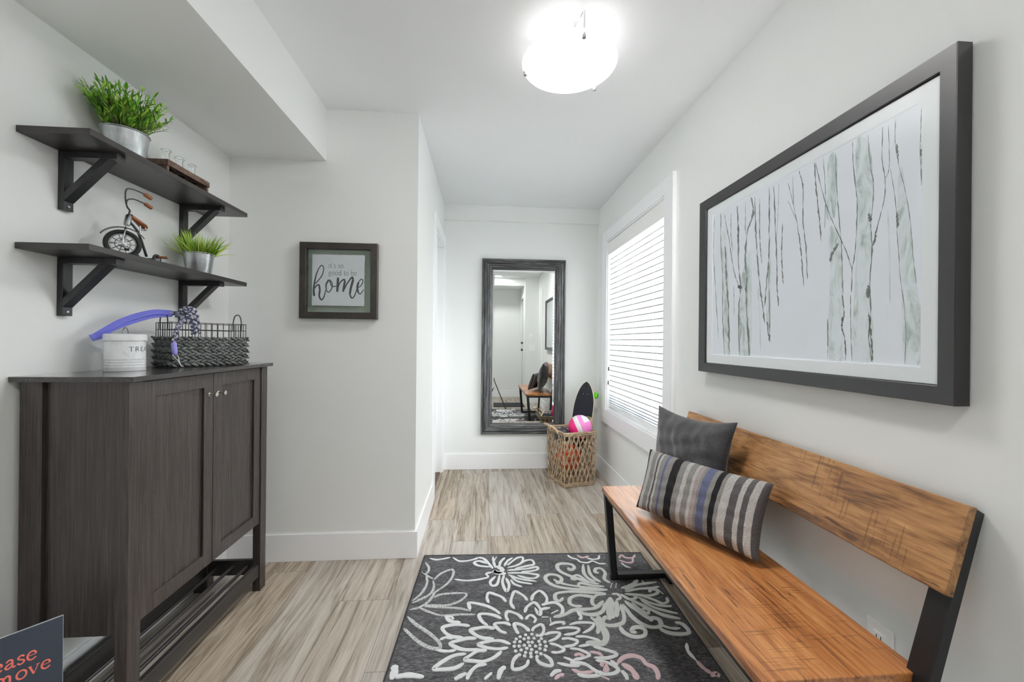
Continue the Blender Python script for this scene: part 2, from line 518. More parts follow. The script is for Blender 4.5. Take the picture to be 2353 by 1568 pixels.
    def frame(s, O, a, b, n, u0, u1, v0, v1, prof, mh=0, mv=1):
        # mitred picture-frame moulding: prof = (inset, depth) pairs from outer back to inner back
        O, a, b, n = Vector(O), Vector(a), Vector(b), Vector(n)
        V, Fc = [], []
        for ins, dep in prof:
            for (u, v) in ((u0+ins, v0+ins), (u1-ins, v0+ins), (u1-ins, v1-ins), (u0+ins, v1-ins)):
                V.append(O + a*u + b*v + n*dep)
        o = len(s.v); s.v += V
        for i in range(len(prof)-1):
            for k in range(4):
                k2 = (k+1) % 4
                s.f.append([o+i*4+k, o+i*4+k2, o+(i+1)*4+k2, o+(i+1)*4+k]); s.mi.append(mh if k in (0, 2) else mv)
        return s
    def build(s, name, mats, parent=None, smooth=None, bevel=0.0, origin=None, seg=2):
        if isinstance(mats, str): mats = [mats]
        og = Vector(origin) if origin is not None else Vector((0, 0, 0))
        if parent is not None:
            og = world_of(parent)
        me = bpy.data.meshes.new(name)
        me.from_pydata([v - og for v in s.v], [], s.f)
        for m in mats: me.materials.append(M[m])
        if len(mats) > 1:
            me.polygons.foreach_set('material_index', s.mi)
        me.validate()
        bm = bmesh.new(); bm.from_mesh(me)
        bmesh.ops.recalc_face_normals(bm, faces=bm.faces[:])
        bm.to_mesh(me); bm.free()
        if smooth is not None:
            me.polygons.foreach_set('use_smooth', [True]*len(me.polygons))
            me.set_sharp_from_angle(angle=math.radians(smooth))
        o = bpy.data.objects.new(name, me)
        COL.objects.link(o)
        if parent is not None:
            o.parent = parent
        else:
            o.location = og
        if bevel:
            md = o.modifiers.new('edge_round', 'BEVEL'); md.width = bevel; md.segments = seg; md.limit_method = 'ANGLE'; md.angle_limit = math.radians(40)
            me.polygons.foreach_set('use_smooth', [True]*len(me.polygons))
            me.set_sharp_from_angle(angle=math.radians(35))
        return o

def world_of(o):
    p = Vector((0, 0, 0))
    while o is not None:
        p = p + o.location; o = o.parent
    return p
def tag(o, label, cat=None, group=None):
    o['label'] = label
    if cat: o['category'] = cat
    if group: o['group'] = group
    return o
def thing(name, loc, label, cat, group=None):
    o = bpy.data.objects.new(name, None)
    o.empty_display_size = 0.05
    COL.objects.link(o); o.location = loc
    return tag(o, label, cat, group)
def struct(mb, name, mats, parent=None, bevel=0.0, smooth=None):
    o = mb.build(name, mats, parent, smooth=smooth, bevel=bevel)
    if parent is None: o['kind'] = 'structure'
    return o
def copy_tree(o, dloc, parent=None):
    c = o.copy(); COL.objects.link(c)
    if parent is None: c.location = o.location + Vector(dloc)
    else: c.parent = parent
    for ch in list(o.children):
        copy_tree(ch, (0, 0, 0), c)
    return c

# ------------------------------------------------------------------ drawn letters (strokes on a unit x-height)
def arc(cx, cy, rx, ry, a0, a1, n=10):
    return [(cx+rx*cos(math.radians(a0+(a1-a0)*i/n)), cy+ry*sin(math.radians(a0+(a1-a0)*i/n))) for i in range(n+1)]
GLY = {
 'i': (.5, [(1, [(.25,1),(.25,0)]), (.5, [(.08,.95),(.25,1)]), (.5, [(.05,0),(.45,0)]), (1.3, [(.23,1.4),(.28,1.4)])]),
 't': (.62, [(1, [(.28,1.35),(.28,.25),(.38,.03),(.58,.1)]), (.5, [(.05,1),(.55,1)])]),
 "'": (.3, [(1, [(.15,1.55),(.12,1.2)])]),
 's': (.72, [(.85, [(.6,.8),(.5,.97),(.3,.97),(.15,.8),(.24,.6),(.5,.44),(.62,.24),(.5,.04),(.28,.0),(.1,.2)])]),
 'o': (.98, [(.9, arc(.48,.5,.38,.5,0,360,16))]),
 'g': (.92, [(.9, arc(.42,.64,.29,.35,0,360,14)), (.7, arc(.44,-.22,.36,.25,0,360,14)), (.6, [(.22,.36),(.12,.16),(.3,.05),(.6,.02)]), (.6, [(.66,.86),(.88,.96)])]),
 'd': (1.0, [(.9, arc(.42,.48,.33,.48,20,340,14)), (1, [(.76,1.6),(.76,.05),(.92,0)]), (.5, [(.58,1.56),(.76,1.6)])]),
 'b': (.98, [(.9, arc(.52,.48,.33,.48,-160,160,14)), (1, [(.18,1.6),(.18,.02)]), (.5, [(.0,1.56),(.18,1.6)])]),
 'e': (.88, [(.5, [(.12,.56),(.78,.56)]), (.9, [(.78,.56),(.72,.86),(.48,1),(.22,.86),(.1,.5),(.22,.12),(.5,0),(.8,.2)])]),
 'a': (.88, [(.9, [(.18,.8),(.4,1),(.6,.9),(.64,.65),(.64,.18),(.74,.0),(.9,.08)]), (.9, [(.64,.6),(.3,.48),(.12,.25),(.25,.02),(.5,.1),(.64,.3)])]),
 'v': (.9, [(1.1, [(.08,1),(.42,0)]), (.5, [(.42,0),(.78,1)]), (.5, [(-.04,1),(.26,1)]), (.5, [(.6,1),(.92,1)])]),
 'm': (1.5, [(1, [(.2,1),(.2,0)]), (1, [(.2,.75),(.42,1),(.62,.9),(.66,.7),(.66,0)]), (1, [(.66,.75),(.9,1),(1.1,.9),(1.14,.7),(1.14,0)]), (.5, [(.05,0),(.36,0)]), (.5, [(.52,0),(.82,0)]), (.5, [(1.0,0),(1.32,0)]), (.5, [(.02,.94),(.2,1)])]),
 'l': (.5, [(1, [(.24,1.6),(.24,0)]), (.5, [(.06,1.56),(.24,1.6)]), (.5, [(.05,0),(.45,0)])]),
 'p': (1.0, [(1, [(.2,1),(.2,-.5)]), (.9, arc(.52,.5,.34,.48,-150,150,14)), (.5, [(.02,-.5),(.4,-.5)]), (.5, [(.02,.94),(.2,1)])]),
 'r': (.7, [(1, [(.22,1),(.22,0)]), (.9, [(.22,.7),(.36,.95),(.6,.92)]), (.5, [(.05,0),(.42,0)]), (.5, [(.04,.94),(.22,1)])]),
 'T': (1.0, [(1, [(.45,1),(.45,0)]), (.6, [(.05,1),(.85,1)]), (.5, [(.05,1),(.05,.8)]), (.5, [(.85,1),(.85,.8)]), (.5, [(.28,0),(.62,0)])]),
 'R': (1.05, [(1, [(.2,1),(.2,0)]), (.8, [(.2,1),(.55,1),(.72,.76),(.55,.52),(.2,.5)]), (1, [(.48,.5),(.82,0)]), (.5, [(.05,0),(.36,0)])]),
 'E': (.95, [(1, [(.2,1),(.2,0)]), (.6, [(.2,1),(.72,1)]), (.6, [(.2,.52),(.6,.52)]), (.6, [(.2,0),(.76,0)]), (.5, [(.72,1),(.72,.82)]), (.5, [(.76,0),(.76,.2)])]),
 'A': (1.0, [(.6, [(.08,0),(.45,1)]), (1, [(.45,1),(.82,0)]), (.6, [(.22,.36),(.68,.36)])]),
 'S': (.85, [(.9, [(.66,.82),(.5,1),(.28,.98),(.16,.78),(.28,.58),(.52,.46),(.66,.26),(.52,.02),(.28,0),(.1,.18)])]),
 ' ': (.5, []),
}
def write(mb, text, size, weight, to3, u=0.0, v=0.0, h=0.0004, gap=0.0, mi=0):
    for ch in text:
        adv, strokes = GLY[ch]
        for w, pts in strokes:
            mb.ribbon([(u+p[0]*size, v+p[1]*size) for p in pts], weight*w, to3, h, mi, n=4, taper=0.8)
        u += (adv+gap)*size
    return u
def text_len(text, size, gap=0.0):
    return sum((GLY[c][0]+gap)*size for c in text)

# traced drawing data: width, tone, then u,v pairs in the plane of the rug / print / sign
RUG=[[13,0,357,414,348,375,356,341,387,354,419,377,436,410],[13,0,471,457,457,420,462,378,477,334,500,348,522,374,532,402],[13,0,551,405,563,363,595,332,616,357,624,389,614,430],[14,0,276,457,269,425,268,408,303,415,350,434,388,463,407,488],[14,0,355,557,330,531,317,489,354,487,388,499,413,518],[13,0,442,534,432,503,440,473,469,483,491,502,502,526],[13,0,514,483,528,445,561,417,578,440,586,475,578,507],[11,0,515,526,527,506,542,500,558,523,548,548],[17,0,241,536,200,527,172,497],[10,0,172,497,198,500,210,517],[15,0,281,557,245,549,203,549,169,563,187,596,216,615,258,621],[15,0,384,578,352,567,317,571,286,582,305,608,336,627,381,634],[13,0,451,560,427,544,384,548,394,573,411,593,432,603],[14,0,480,609,471,586,466,551,494,557,514,577,525,597],[12,0,537,597,545,577,576,558,586,579,577,612,561,626],[11,0,217,629,190,619,167,631],[15,0,312,629,275,626,239,638,210,651,236,673,269,685,331,687],[13,0,446,663,407,643,360,645,320,659,354,677,396,685,436,680],[12,0,237,686,201,691,155,682],[13,0,354,692,321,693,294,713,272,734,305,741,343,744,380,728,410,698],[14,0,276,706,236,711,200,733,163,772,196,775,239,771,271,750],[13,0,355,757,324,761,304,779,290,805,288,822],[14,0,283,794,260,808,243,820],[17,0,422,770,405,787,395,825],[12,0,474,715,453,742,448,780,473,782,499,767,509,742],[12,0,537,733,549,757,574,770,592,770,590,743,567,718],[11,0,583,617,612,606,647,609,629,637,595,654],[11,0,598,663,626,673,650,695,627,709,598,708],[11,0,611,565,638,549,675,547,666,562],[10,0,374,796,359,811,347,824],[14,0,362,125,299,111,276,82,302,66,344,92],[14,0,296,32,324,42,353,92,375,140],[13,0,375,26,380,85,389,133],[11,0,394,27,379,77],[13,0,407,126,416,78,440,36],[13,0,434,118,453,70,482,37],[12,0,451,111,480,71,510,38,538,38,526,89,488,120],[12,0,451,135,505,112,545,73,583,65,592,107,551,122,490,144],[12,0,450,158,513,152,557,146,603,132,606,154,573,169,519,175],[12,0,449,181,511,182,571,191,604,204,585,229,546,227,500,205],[12,0,453,196,507,233,590,257],[12,0,465,211,498,255,567,278],[12,0,464,240,479,275,516,299],[13,0,432,196,422,260,440,333,454,281,440,224],[13,0,410,194,396,273,371,285,363,251,388,209],[11,0,371,171,341,185,350,215,295,235,237,240,186,228],[22,0,394,118,424,150,406,179,380,164,397,180,441,188],[11,0,33,34,76,48,143,28],[11,0,157,28,192,63,233,64,274,49,296,32],[11,2,16,71,43,124,41,170,17,154,45,192,79,222],[11,2,41,192,55,255,44,328,12,389],[11,2,82,236,93,290,79,348,15,404],[11,2,85,229,111,179,164,142,174,195,152,266,104,330,99,355,80,403,48,436,13,449],[11,2,102,367,141,344,248,341,232,389,174,423,113,421,60,422],[11,2,61,425,138,436,222,445,280,465],[11,2,48,434,98,465,159,490,232,486,302,488],[14,2,12,495,62,547,118,593,166,645,171,675,131,670,78,633,36,590,12,564],[24,0,18,751,26,775,24,813],[19,0,33,803,79,796,135,806],[15,0,594,436,619,424,659,420,684,455,672,500,636,515],[13,0,562,452,576,496,591,464,630,454],[12,0,585,513,614,513],[13,0,629,493,662,472],[11,0,621,519,620,550],[11,0,637,586,684,579,730,588,710,612,663,620],[11,0,695,563,737,551,797,558,778,590,741,613],[11,0,649,642,677,639,710,654,691,675,649,682],[11,0,707,631,748,632,796,656,758,673,709,682],[11,0,673,692,706,697,742,724,713,739,676,746],[12,0,765,686,802,700,847,725,806,742,755,740],[11,0,641,733,669,749,690,773,656,772,613,759],[13,0,758,752,800,765,829,793,811,811,773,814,755,801],[13,0,660,761,711,767,736,790,754,816,707,822,676,811],[16,1,833,770,864,743,900,734,931,746,940,774,962,790,965,820,953,844],[20,1,849,771,873,791,883,817,881,842],[14,0,839,801,848,820,848,841],[18,1,768,776,785,772,788,791,774,803],[11,1,746,711,777,719,791,737],[11,1,683,729,701,720,724,735],[12,1,661,791,695,807,740,802],[14,0,580,817,601,797,623,794],[12,1,593,832,611,816,630,812],[14,1,758,824,785,839],[12,0,1138,680,1124,719,1132,764],[13,1,1132,764,1142,799,1159,827],[15,1,1150,837,1176,823,1175,841],[12,0,812,754,827,770,834,778],[17,3,922,334,841,332,753,323,682,301,645,265,638,223,662,202,700,210,717,239,704,268,682,273],[13,3,908,328,820,311,742,290,700,268,676,242],[18,3,853,278,802,242,749,204,716,165,715,118,744,103,789,112,801,141,779,163,765,144],[16,3,880,272,853,243,840,192,853,114],[15,3,906,274,881,237,870,193,878,122],[15,3,951,281,931,246,949,194,938,156,911,156,899,186,918,194],[13,3,894,287,847,271,809,214,781,219,768,241,793,249],[15,3,913,308,857,299,811,278,794,284,793,304,820,318],[16,3,907,360,837,352,764,343,707,345,669,359,663,396,681,408,700,385],[16,3,851,389,806,376,767,372,731,392,724,428,744,446,774,447],[15,3,905,366,863,371,832,401,827,437,847,449,856,431],[17,3,879,415,833,460,785,469,730,474,688,500,641,515],[19,3,889,426,857,483,814,504,771,497,752,480],[34,3,919,391,894,473,888,532],[20,3,939,416,925,474,906,523],[17,3,951,441,944,508,926,554,891,571,852,570,840,547,862,521,879,538],[17,3,903,579,910,614,940,638,983,635,1001,606,986,587,957,590,943,610,962,615],[19,3,962,441,975,520,1001,567,1037,588,1076,580,1084,544,1059,532,1044,553],[17,3,1063,594,1088,619,1133,630,1176,622,1176,583,1162,567,1144,566],[12,3,1078,575,1113,596,1152,597],[19,3,978,418,1001,465,1031,516,1056,548],[13,3,1005,430,1027,477,1051,506,1061,478,1037,472],[17,3,1001,406,1046,449,1072,478,1118,519,1178,542],[14,3,1054,413,1096,468,1181,510],[14,3,1049,396,1096,439,1144,458,1178,459],[16,3,974,368,1005,406,1037,395,1036,376],[13,3,1062,383,1108,409,1143,440,1171,429,1181,399],[16,3,994,368,1044,377,1102,384,1149,367,1156,341,1127,340,1116,360],[14,3,1001,350,1068,332,1132,327,1180,316],[16,3,1004,337,1080,299,1181,281],[20,3,992,323,1051,299,1095,257],[16,3,1114,266,1120,294],[16,3,1163,335,1175,374],[14,3,939,322,959,282],[14,3,964,322,980,283],[13,3,933,367,958,367,966,393,940,411],[25,3,833,515,820,556,830,582,833,620,824,652,800,670,741,664],[14,3,795,519,811,546,811,586,799,619],[12,0,744,480,755,518,741,534],[10,0,788,19,802,46,831,64,844,89,879,98,911,83,942,109,978,110],[11,1,840,21,863,47,904,31],[10,0,886,48,914,66,950,58,963,24],[11,1,1062,61,1087,27,1102,54,1140,55,1165,25],[11,1,1140,55,1125,97,1094,104,1057,78],[10,0,1062,103,1075,137,1097,153]]
BIRCH=[[60,0,1783,1775,1788,1615,1770,1443,1742,1208],[80,0,1733,1776,1731,1644,1714,1477,1712,1314,1695,1135],[160,0,1696,1619,1687,1489,1672,1351,1662,1137],[70,0,1705,1759,1670,1637,1636,1504,1598,1421],[60,0,1658,1752,1657,1657,1643,1583],[110,0,1617,1770,1607,1644,1605,1521,1589,1427,1600,1322,1593,1139],[190,0,1607,1430,1580,1418],[50,0,1564,1767,1562,1632],[140,0,1528,1776,1516,1707,1548,1643,1560,1542,1551,1452,1554,1407,1546,1303,1532,1141],[100,0,1506,1769,1499,1623,1487,1513,1475,1419,1459,1346,1445,1269],[70,0,1479,1752,1477,1610,1463,1494],[90,0,1427,1775,1425,1637,1426,1521,1435,1434,1446,1331],[70,0,1426,1521,1420,1295,1417,1193],[80,0,1404,1772,1394,1628,1385,1492,1382,1392,1374,1325],[20,0,1378,1769,1381,1657,1389,1560],[70,0,1358,1618,1361,1520,1358,1454,1353,1401],[30,0,1335,1756,1308,1666,1291,1598,1286,1559],[30,0,1313,1769,1308,1666],[70,0,1286,1572,1274,1501,1261,1382],[60,0,1285,1776,1268,1714,1267,1603,1254,1515,1246,1404],[30,0,1335,1694,1291,1604],[50,0,1635,1433,1629,1308],[60,1,1485,1413,1473,1299,1466,1158],[30,0,1168,1268,1165,1143],[170,0,1610,1691,1606,1590],[120,0,1433,1275,1419,1200],[70,0,1222,1776,1213,1676,1201,1587,1193,1516],[40,0,1218,1774,1188,1660,1159,1580,1126,1508,1103,1458,1086,1405],[30,0,1189,1779,1179,1663,1181,1552],[30,1,1165,1774,1154,1706,1167,1635,1170,1584],[40,0,1145,1771,1140,1683,1133,1595,1122,1490,1118,1416,1115,1338],[150,0,1160,1441,1151,1469,1132,1493],[200,1,1151,1411,1148,1474],[30,0,1166,1268,1165,1169],[40,1,1161,1401,1156,1285,1158,1146],[60,0,1118,1338,1111,1281,1118,1243,1107,1204,1104,1143],[100,0,1117,1271,1117,1240],[40,0,1088,1777,1085,1704,1075,1625,1072,1580,1074,1505,1079,1442,1086,1405,1087,1340],[30,0,1090,1335,1089,1253,1084,1138],[20,1,1073,1781,1074,1700,1075,1625],[30,0,1042,1775,1033,1682,1024,1627,1027,1565,1032,1525],[120,0,1037,1556,1034,1529],[50,0,1032,1525,1027,1457,1033,1354,1029,1276,1034,1209,1024,1141],[140,0,1035,1355,1038,1318],[220,1,1035,1287,1040,1245,1040,1203],[80,0,1035,1281,1029,1224,1022,1147],[30,0,1000,1774,1001,1689,993,1630,995,1575,1010,1519,1026,1457],[20,0,985,1770,982,1660,993,1630],[80,0,1013,1510,1023,1461],[20,0,967,1776,967,1712,957,1649],[60,0,964,1711,959,1665],[20,0,979,1653,968,1585,963,1539,960,1475,955,1416,952,1367,942,1294,937,1222,938,1141],[90,0,961,1534,959,1490],[20,0,957,1649,940,1575,928,1495,921,1409,913,1342],[20,0,905,1769,906,1705,907,1664,903,1579],[50,0,906,1669,905,1650],[30,0,902,1680,903,1589],[40,1,985,1547,979,1421,977,1297],[90,1,916,1338,920,1282],[30,1,909,1332,902,1221],[50,1,983,1298,987,1253],[60,1,1055,1670,1044,1660,1052,1643],[50,1,1062,1481,1053,1476],[50,1,1143,1307,1136,1295]]
WASH=[[1168,1764,1141,1763,1140,1649,1146,1576,1176,1586,1174,1649],[1162,1552,1126,1497,1119,1422,1115,1338,1116,1142,1161,1140,1161,1401],[1076,1771,1039,1748,1024,1627,1027,1560,1030,1380,1023,1147,1082,1144,1073,1441,1072,1580],[952,1647,938,1574,913,1342,902,1267,903,1148,939,1146,952,1391,961,1539],[1552,1541,1524,1520,1524,1142,1593,1139,1597,1398],[1726,1643,1682,1616,1660,1137,1699,1135],[1424,1555,1413,1498,1416,1227,1436,1296]]
HOME=[[30,14,-8980,14210,-9010,14530,-8980,14890,-8900,15310,-8770,15670],[14,14,-8770,15670,-8630,15860,-8510,15750,-8560,15390,-8760,15070,-8970,14850],[14,26,-9000,14570,-8860,14780,-8740,14800,-8690,14540],[26,14,-8690,14540,-8720,14220,-8610,14020,-8480,14180,-8370,14580],[26,16,-8240,15090,-8370,14830,-8350,14510],[14,14,-8350,14510,-8220,14440,-8070,14660,-8070,14940,-8210,15120],[14,14,-8210,15120,-8070,14760,-7840,14770],[32,30,-7750,15230,-7770,14840,-7790,14460],[14,24,-7790,14550,-7650,14950,-7450,15130,-7390,15040],[30,28,-7390,15040,-7430,14810,-7480,14470],[14,26,-7480,14470,-7270,14920,-7030,15250,-6960,15140],[32,26,-6960,15140,-7080,14670,-7130,14320],[22,12,-7130,14320,-7020,14140,-6880,14280,-6750,14680],[13,12,-6750,14680,-6540,14830,-6450,15080,-6540,15170,-6680,15000],[28,24,-6680,15000,-6740,14720,-6690,14430],[18,10,-6690,14430,-6570,14380,-6400,14620]]

# ================================================================== the room shell
T = 0.12
m = MB().box(XL-T, XR+T+0.02, YE-T, YB+T, -0.1, 0.0); struct(m, 'floor', 'plank_floor')
m = MB().box(XL-T, XR+T+0.02, YE-T, YB+T, HC, HC+0.1); struct(m, 'ceiling', 'ceiling_paint')
m = MB().box(XL, XS, YE, YF, ZS, HC); struct(m, 'ceiling_bulkhead', 'wall_paint')
m = MB().box(XS, 0.82, YE, -0.42, 2.29, HC); struct(m, 'ceiling_entry', 'wall_paint')
m = MB().box(XL-T, XL, YE-T, YF+T, 0, HC); struct(m, 'wall_left', 'wall_paint')
m = MB().box(XL, XC, YF, YF+T, 0, HC); struct(m, 'wall_facing', 'wall_paint')
# hallway wall with its doorway
DY0, DY1, DZ = 3.045, 3.665, 2.04
m = MB()
m.box(XC-T, XC, YF+T, DY0, 0, HC); m.box(XC-T, XC, DY1, YB, 0, HC); m.box(XC-T, XC, DY0, DY1, DZ, HC)
struct(m, 'wall_hall', 'wall_paint')
m = MB().box(XC-T, XR+T, YB, YB+T, 0, HC); struct(m, 'wall_back', 'wall_paint')
m = MB().box(XC, XR, YB-0.05, YB, 2.30, HC); struct(m, 'trim_1', 'wall_paint', bevel=0.002)
m = MB()
m.box(XR, XR+T, YE-T, WY0, 0, HC); m.box(XR, XR+T, WY1, YB, 0, HC)
m.box(XR, XR+T, WY0, WY1, 0, WZ0); m.box(XR, XR+T, WY0, WY1, WZ1, HC)
struct(m, 'wall_right', 'wall_paint')
m = MB().box(XL, XR, YE-T, YE, 0, HC); struct(m, 'wall_entry', 'wall_paint')
m = MB().box(0.82, XR, -0.36, -0.26, 0, HC); m.box(0.82, 0.90, YE, -0.98, 0, HC); m.box(0.82, 0.90, -0.98, -0.36, 2.06, HC)
struct(m, 'wall_switch', 'wall_paint')

BH, BT = 0.142, 0.015
def baseboard(name, x0, x1, y0, y1, side):
    # square board with a small chamfer on the top edge facing the room
    m = MB()
    c = 0.006
    if side == '+x':   m.hexa([(x0,y0,0),(x1,y0,0),(x1,y1,0),(x0,y1,0),(x0,y0,BH),(x1-c,y0,BH),(x1-c,y1,BH),(x0,y1,BH)])
    elif side == '-x': m.hexa([(x0,y0,0),(x1,y0,0),(x1,y1,0),(x0,y1,0),(x0+c,y0,BH),(x1,y0,BH),(x1,y1,BH),(x0+c,y1,BH)])
    else:              m.hexa([(x0,y0,0),(x1,y0,0),(x1,y1,0),(x0,y1,0),(x0,y0+c,BH),(x1,y0+c,BH),(x1,y1,BH),(x0,y1,BH)])
    return struct(m, name, 'trim_paint', bevel=0.0015)
baseboard('baseboard_left', XL, XL+BT, YE, YF-BT, '+x')
baseboard('baseboard_facing', XL, XC+BT, YF-BT, YF, '-y')
baseboard('baseboard_hall', XC, XC+BT, YF, DY0-0.095, '+x')
baseboard('baseboard_back', XC, XR-BT, YB-BT, YB, '-y')
baseboard('baseboard_right', XR-BT, XR, -0.24, YB, '-x')
baseboard('baseboard_entry', XL, 0.82, YE, YE+BT, '-x')

# doorway in the hallway wall: casing, jamb lining, closed door set back, threshold strip
d1 = bpy.data.objects.new('door_1', None); COL.objects.link(d1); d1.location = (XC-0.1, (DY0+DY1)/2, 0); d1['kind'] = 'structure'
m = MB()
for y0, y1 in ((DY0-0.095, DY0), (DY1, YB-0.003)): m.box(XC, XC+0.016, y0, y1, 0, DZ+0.0945)
m.box(XC, XC+0.0162, DY0-0.0, DY1+0.0, DZ, DZ+0.0945)
m.build('door_casing', 'trim_paint', d1, bevel=0.003)
m = MB()
m.box(XC-T, XC+0.004, DY0-0.001, DY0+0.014, 0, DZ); m.box(XC-T, XC+0.004, DY1-0.014, DY1+0.001, 0, DZ); m.box(XC-T, XC+0.004, DY0, DY1, DZ-0.014, DZ+0.001)
m.box(XC-0.062, XC-0.05, DY1-0.026, DY1-0.013, 0, DZ-0.014)
m.build('door_jamb', 'trim_paint', d1, bevel=0.001)
m = MB().box(XC-0.105, XC-0.07, DY0+0.016, DY1-0.016, 0.008, DZ-0.016)
for z0, z1 in ((0.2, 0.92), (1.06, 1.88)):
    m.frame((XC-0.07, DY0, 0), (0,1,0), (0,0,1), (1,0,0), 0.12, DY1-DY0-0.12, z0, z1, [(0,0.0),(0.01,0.006),(0.022,0.006),(0.032,0.0)], 0, 0)
m.build('door_slab', 'door_paint', d1)
m = MB().box(XC-T+0.002, XC-0.01, DY0+0.002, DY1-0.002, 0.0, 0.007); m.build('threshold_strip', 'rustic_wood', d1, bevel=0.002)

# interior door of the entry, seen only in the mirror
d2 = bpy.data.objects.new('door_2', None); COL.objects.link(d2); d2.location = (0.83, -0.67, 0); d2['kind'] = 'structure'
m = MB()
for y0, y1 in ((-0.44, -0.36), (-1.06, -0.98)): m.box(0.805, 0.82, y0, y1, 0, 2.14)
m.box(0.8048, 0.82, -0.98, -0.44, 2.06, 2.14)
m.build('door_casing', 'trim_paint', d2, bevel=0.003)
m = MB().box(0.832, 0.87, -0.975, -0.445, 0.008, 2.05)
for z0, z1 in ((0.2, 0.92), (1.06, 1.88)):
    m.frame((0.832, -0.975, 0), (0,1,0), (0,0,1), (-1,0,0), 0.1, 0.43, z0, z1, [(0,0),(0.01,0.006),(0.022,0.006),(0.032,0.0)], 0, 0)
m.build('door_slab', 'door_paint', d2)
m = MB()
for z in (1.02, 1.16): m.lathe([(0.0,0),(0.024,0.0),(0.026,0.01),(0.012,0.02),(0.012,0.035),(0.026,0.05),(0.024,0.062),(0,0.066)], (0,0,0), 16, M4=Matrix.Translation((0.832,-0.50,z)) @ Matrix.Rotation(-PI/2,4,'Y'))
m.build('door_handle', 'black_metal', d2, smooth=40)

# tall casing strip on the wall past the framed print, seen only in the mirror
m = MB().box(XR-0.016, XR, 0.16, 0.26, 0, 2.14); struct(m, 'trim_2', 'trim_paint', bevel=0.003)

# ------------------------------------------------------------------ the window
w1 = bpy.data.objects.new('window_1', None); COL.objects.link(w1); w1.location = (XR, (WY0+WY1)/2, WZ0); w1['kind'] = 'structure'
CW = 0.116
m = MB()
m.box(XR-0.018, XR, WY0-CW, WY0, WZ0-CW, WZ1+CW*0.78); m.box(XR-0.018, XR, WY1, WY1+CW, WZ0-CW, WZ1+CW*0.78)
m.box(XR-0.0182, XR, WY0, WY1, WZ0-CW, WZ0); m.box(XR-0.0182, XR, WY0, WY1, WZ1, WZ1+CW*0.78)
m.box(XR-0.024, XR, WY0-CW-0.004, WY0-CW+0.012, WZ0-CW, WZ1+CW*0.78+0.003)
m.build('window_casing', 'trim_paint', w1, bevel=0.0025)
m = MB()
m.box(XR-0.006, XR+T, WY0-0.001, WY0+0.012, WZ0, WZ1); m.box(XR-0.006, XR+T, WY1-0.012, WY1+0.001, WZ0, WZ1)
m.box(XR-0.006, XR+T, WY0+0.012, WY1-0.012, WZ1-0.012, WZ1+0.001); m.box(XR-0.012, XR+T, WY0+0.012, WY1-0.012, WZ0-0.001, WZ0+0.016)
m.build('window_jamb', 'trim_paint', w1, bevel=0.0015)
FX0, FX1 = XR+0.078, XR+0.118
m = MB()
m.box(FX0, FX1, WY0+0.012, WY0+0.065, WZ0+0.016, WZ1-0.012); m.box(FX0, FX1, WY1-0.065, WY1-0.012, WZ0+0.016, WZ1-0.012)
m.box(FX0, FX1, WY0+0.065, WY1-0.065, WZ0+0.016, WZ0+0.07); m.box(FX0, FX1, WY0+0.065, WY1-0.065, WZ1-0.066, WZ1-0.012)
m.build('window_frame', 'white_plastic', w1, bevel=0.002)
m = MB()
for y in (2.70, 3.05): m.box(FX0+0.004, FX1-0.004, y-0.028, y+0.028, WZ0+0.07, WZ1-0.066)
m.box(FX0+0.006, FX1-0.006, WY0+0.065, 2.672, 1.50, 1.54)
m.build('mullion', 'white_plastic', w1, bevel=0.002)
m = MB().box(XR+0.098, XR+0.102, WY0+0.06, WY1-0.06, WZ0+0.065, WZ1-0.06); m.build('window_glass', 'window_glass', w1)

# venetian blind hanging in the window recess
bl = thing('window_blind', (XR+0.035, (WY0+WY1)/2, WZ1-0.02), 'white horizontal slat blind hanging in the window beside the bench, slats nearly open', 'blind')
BX = XR+0.036
m = MB().box(XR+0.004, XR+0.066, WY0+0.016, WY1-0.016, WZ1-0.018-0.055, WZ1-0.018)
m.build('head_rail', 'white_plastic', bl, bevel=0.002)
m = MB().box(XR-0.004, XR+0.004, WY0+0.014, WY1-0.014, WZ1-0.018-0.105, WZ1-0.018); m.build('valance', 'white_plastic', bl, bevel=0.002)
zs = [1.915 - 0.0435*i for i in range(27)] + [0.745, 0.722, 0.700, 0.682, 0.665]
slat0 = None
for i, z in enumerate(zs):
    if slat0 is None:
        m = MB(); tl_ = math.radians(24); hw = 0.0255
        V = []
        for k in range(7):
            s_ = -1 + 2*k/6
            V.append((BX + hw*s_*cos(tl_), z + hw*s_*sin(tl_) + 0.0022*(1-s_*s_)))
        th = [0.0029, 0.0016] + [0.0016]*5          # the edge on the room side is a little thicker
        prof = [(x, q+h_) for (x, q), h_ in zip(V, th)] + [(x, q-h_) for (x, q), h_ in zip(reversed(V), reversed(th))]
        n = len(prof)
        vv = [(x, WY0+0.02, q) for x, q in prof] + [(x, WY1-0.02, q) for x, q in prof]
        m.add(vv, [(k, (k+1) % n, n+(k+1) % n, n+k) for k in range(n)] + [tuple(range(n))[::-1], tuple(range(n, 2*n))])
        for k in (n-1,): m.mi[k] = 1
        m.mi[0] = 0
        slat0 = m.build('slat', ['blind_slat', 'slat_edge_shade'], bl)
    else:
        c = slat0.copy(); COL.objects.link(c); c.parent = bl; c.location = (0, 0, z - zs[0])
m = MB().box(BX-0.026, BX+0.026, WY0+0.02, WY1-0.02, 0.634, 0.655); m.build('bottom_rail', 'white_plastic', bl, bevel=0.004)
for y in (2.52, 2.87, 3.22):
    m = MB()
    for dx in (-0.0275, 0.0275): m.tube([(BX+dx, y, WZ1-0.07), (BX+dx, y, 0.64)], 0.0009, 5)
    m.build('ladder_cord', 'white_plastic', bl)
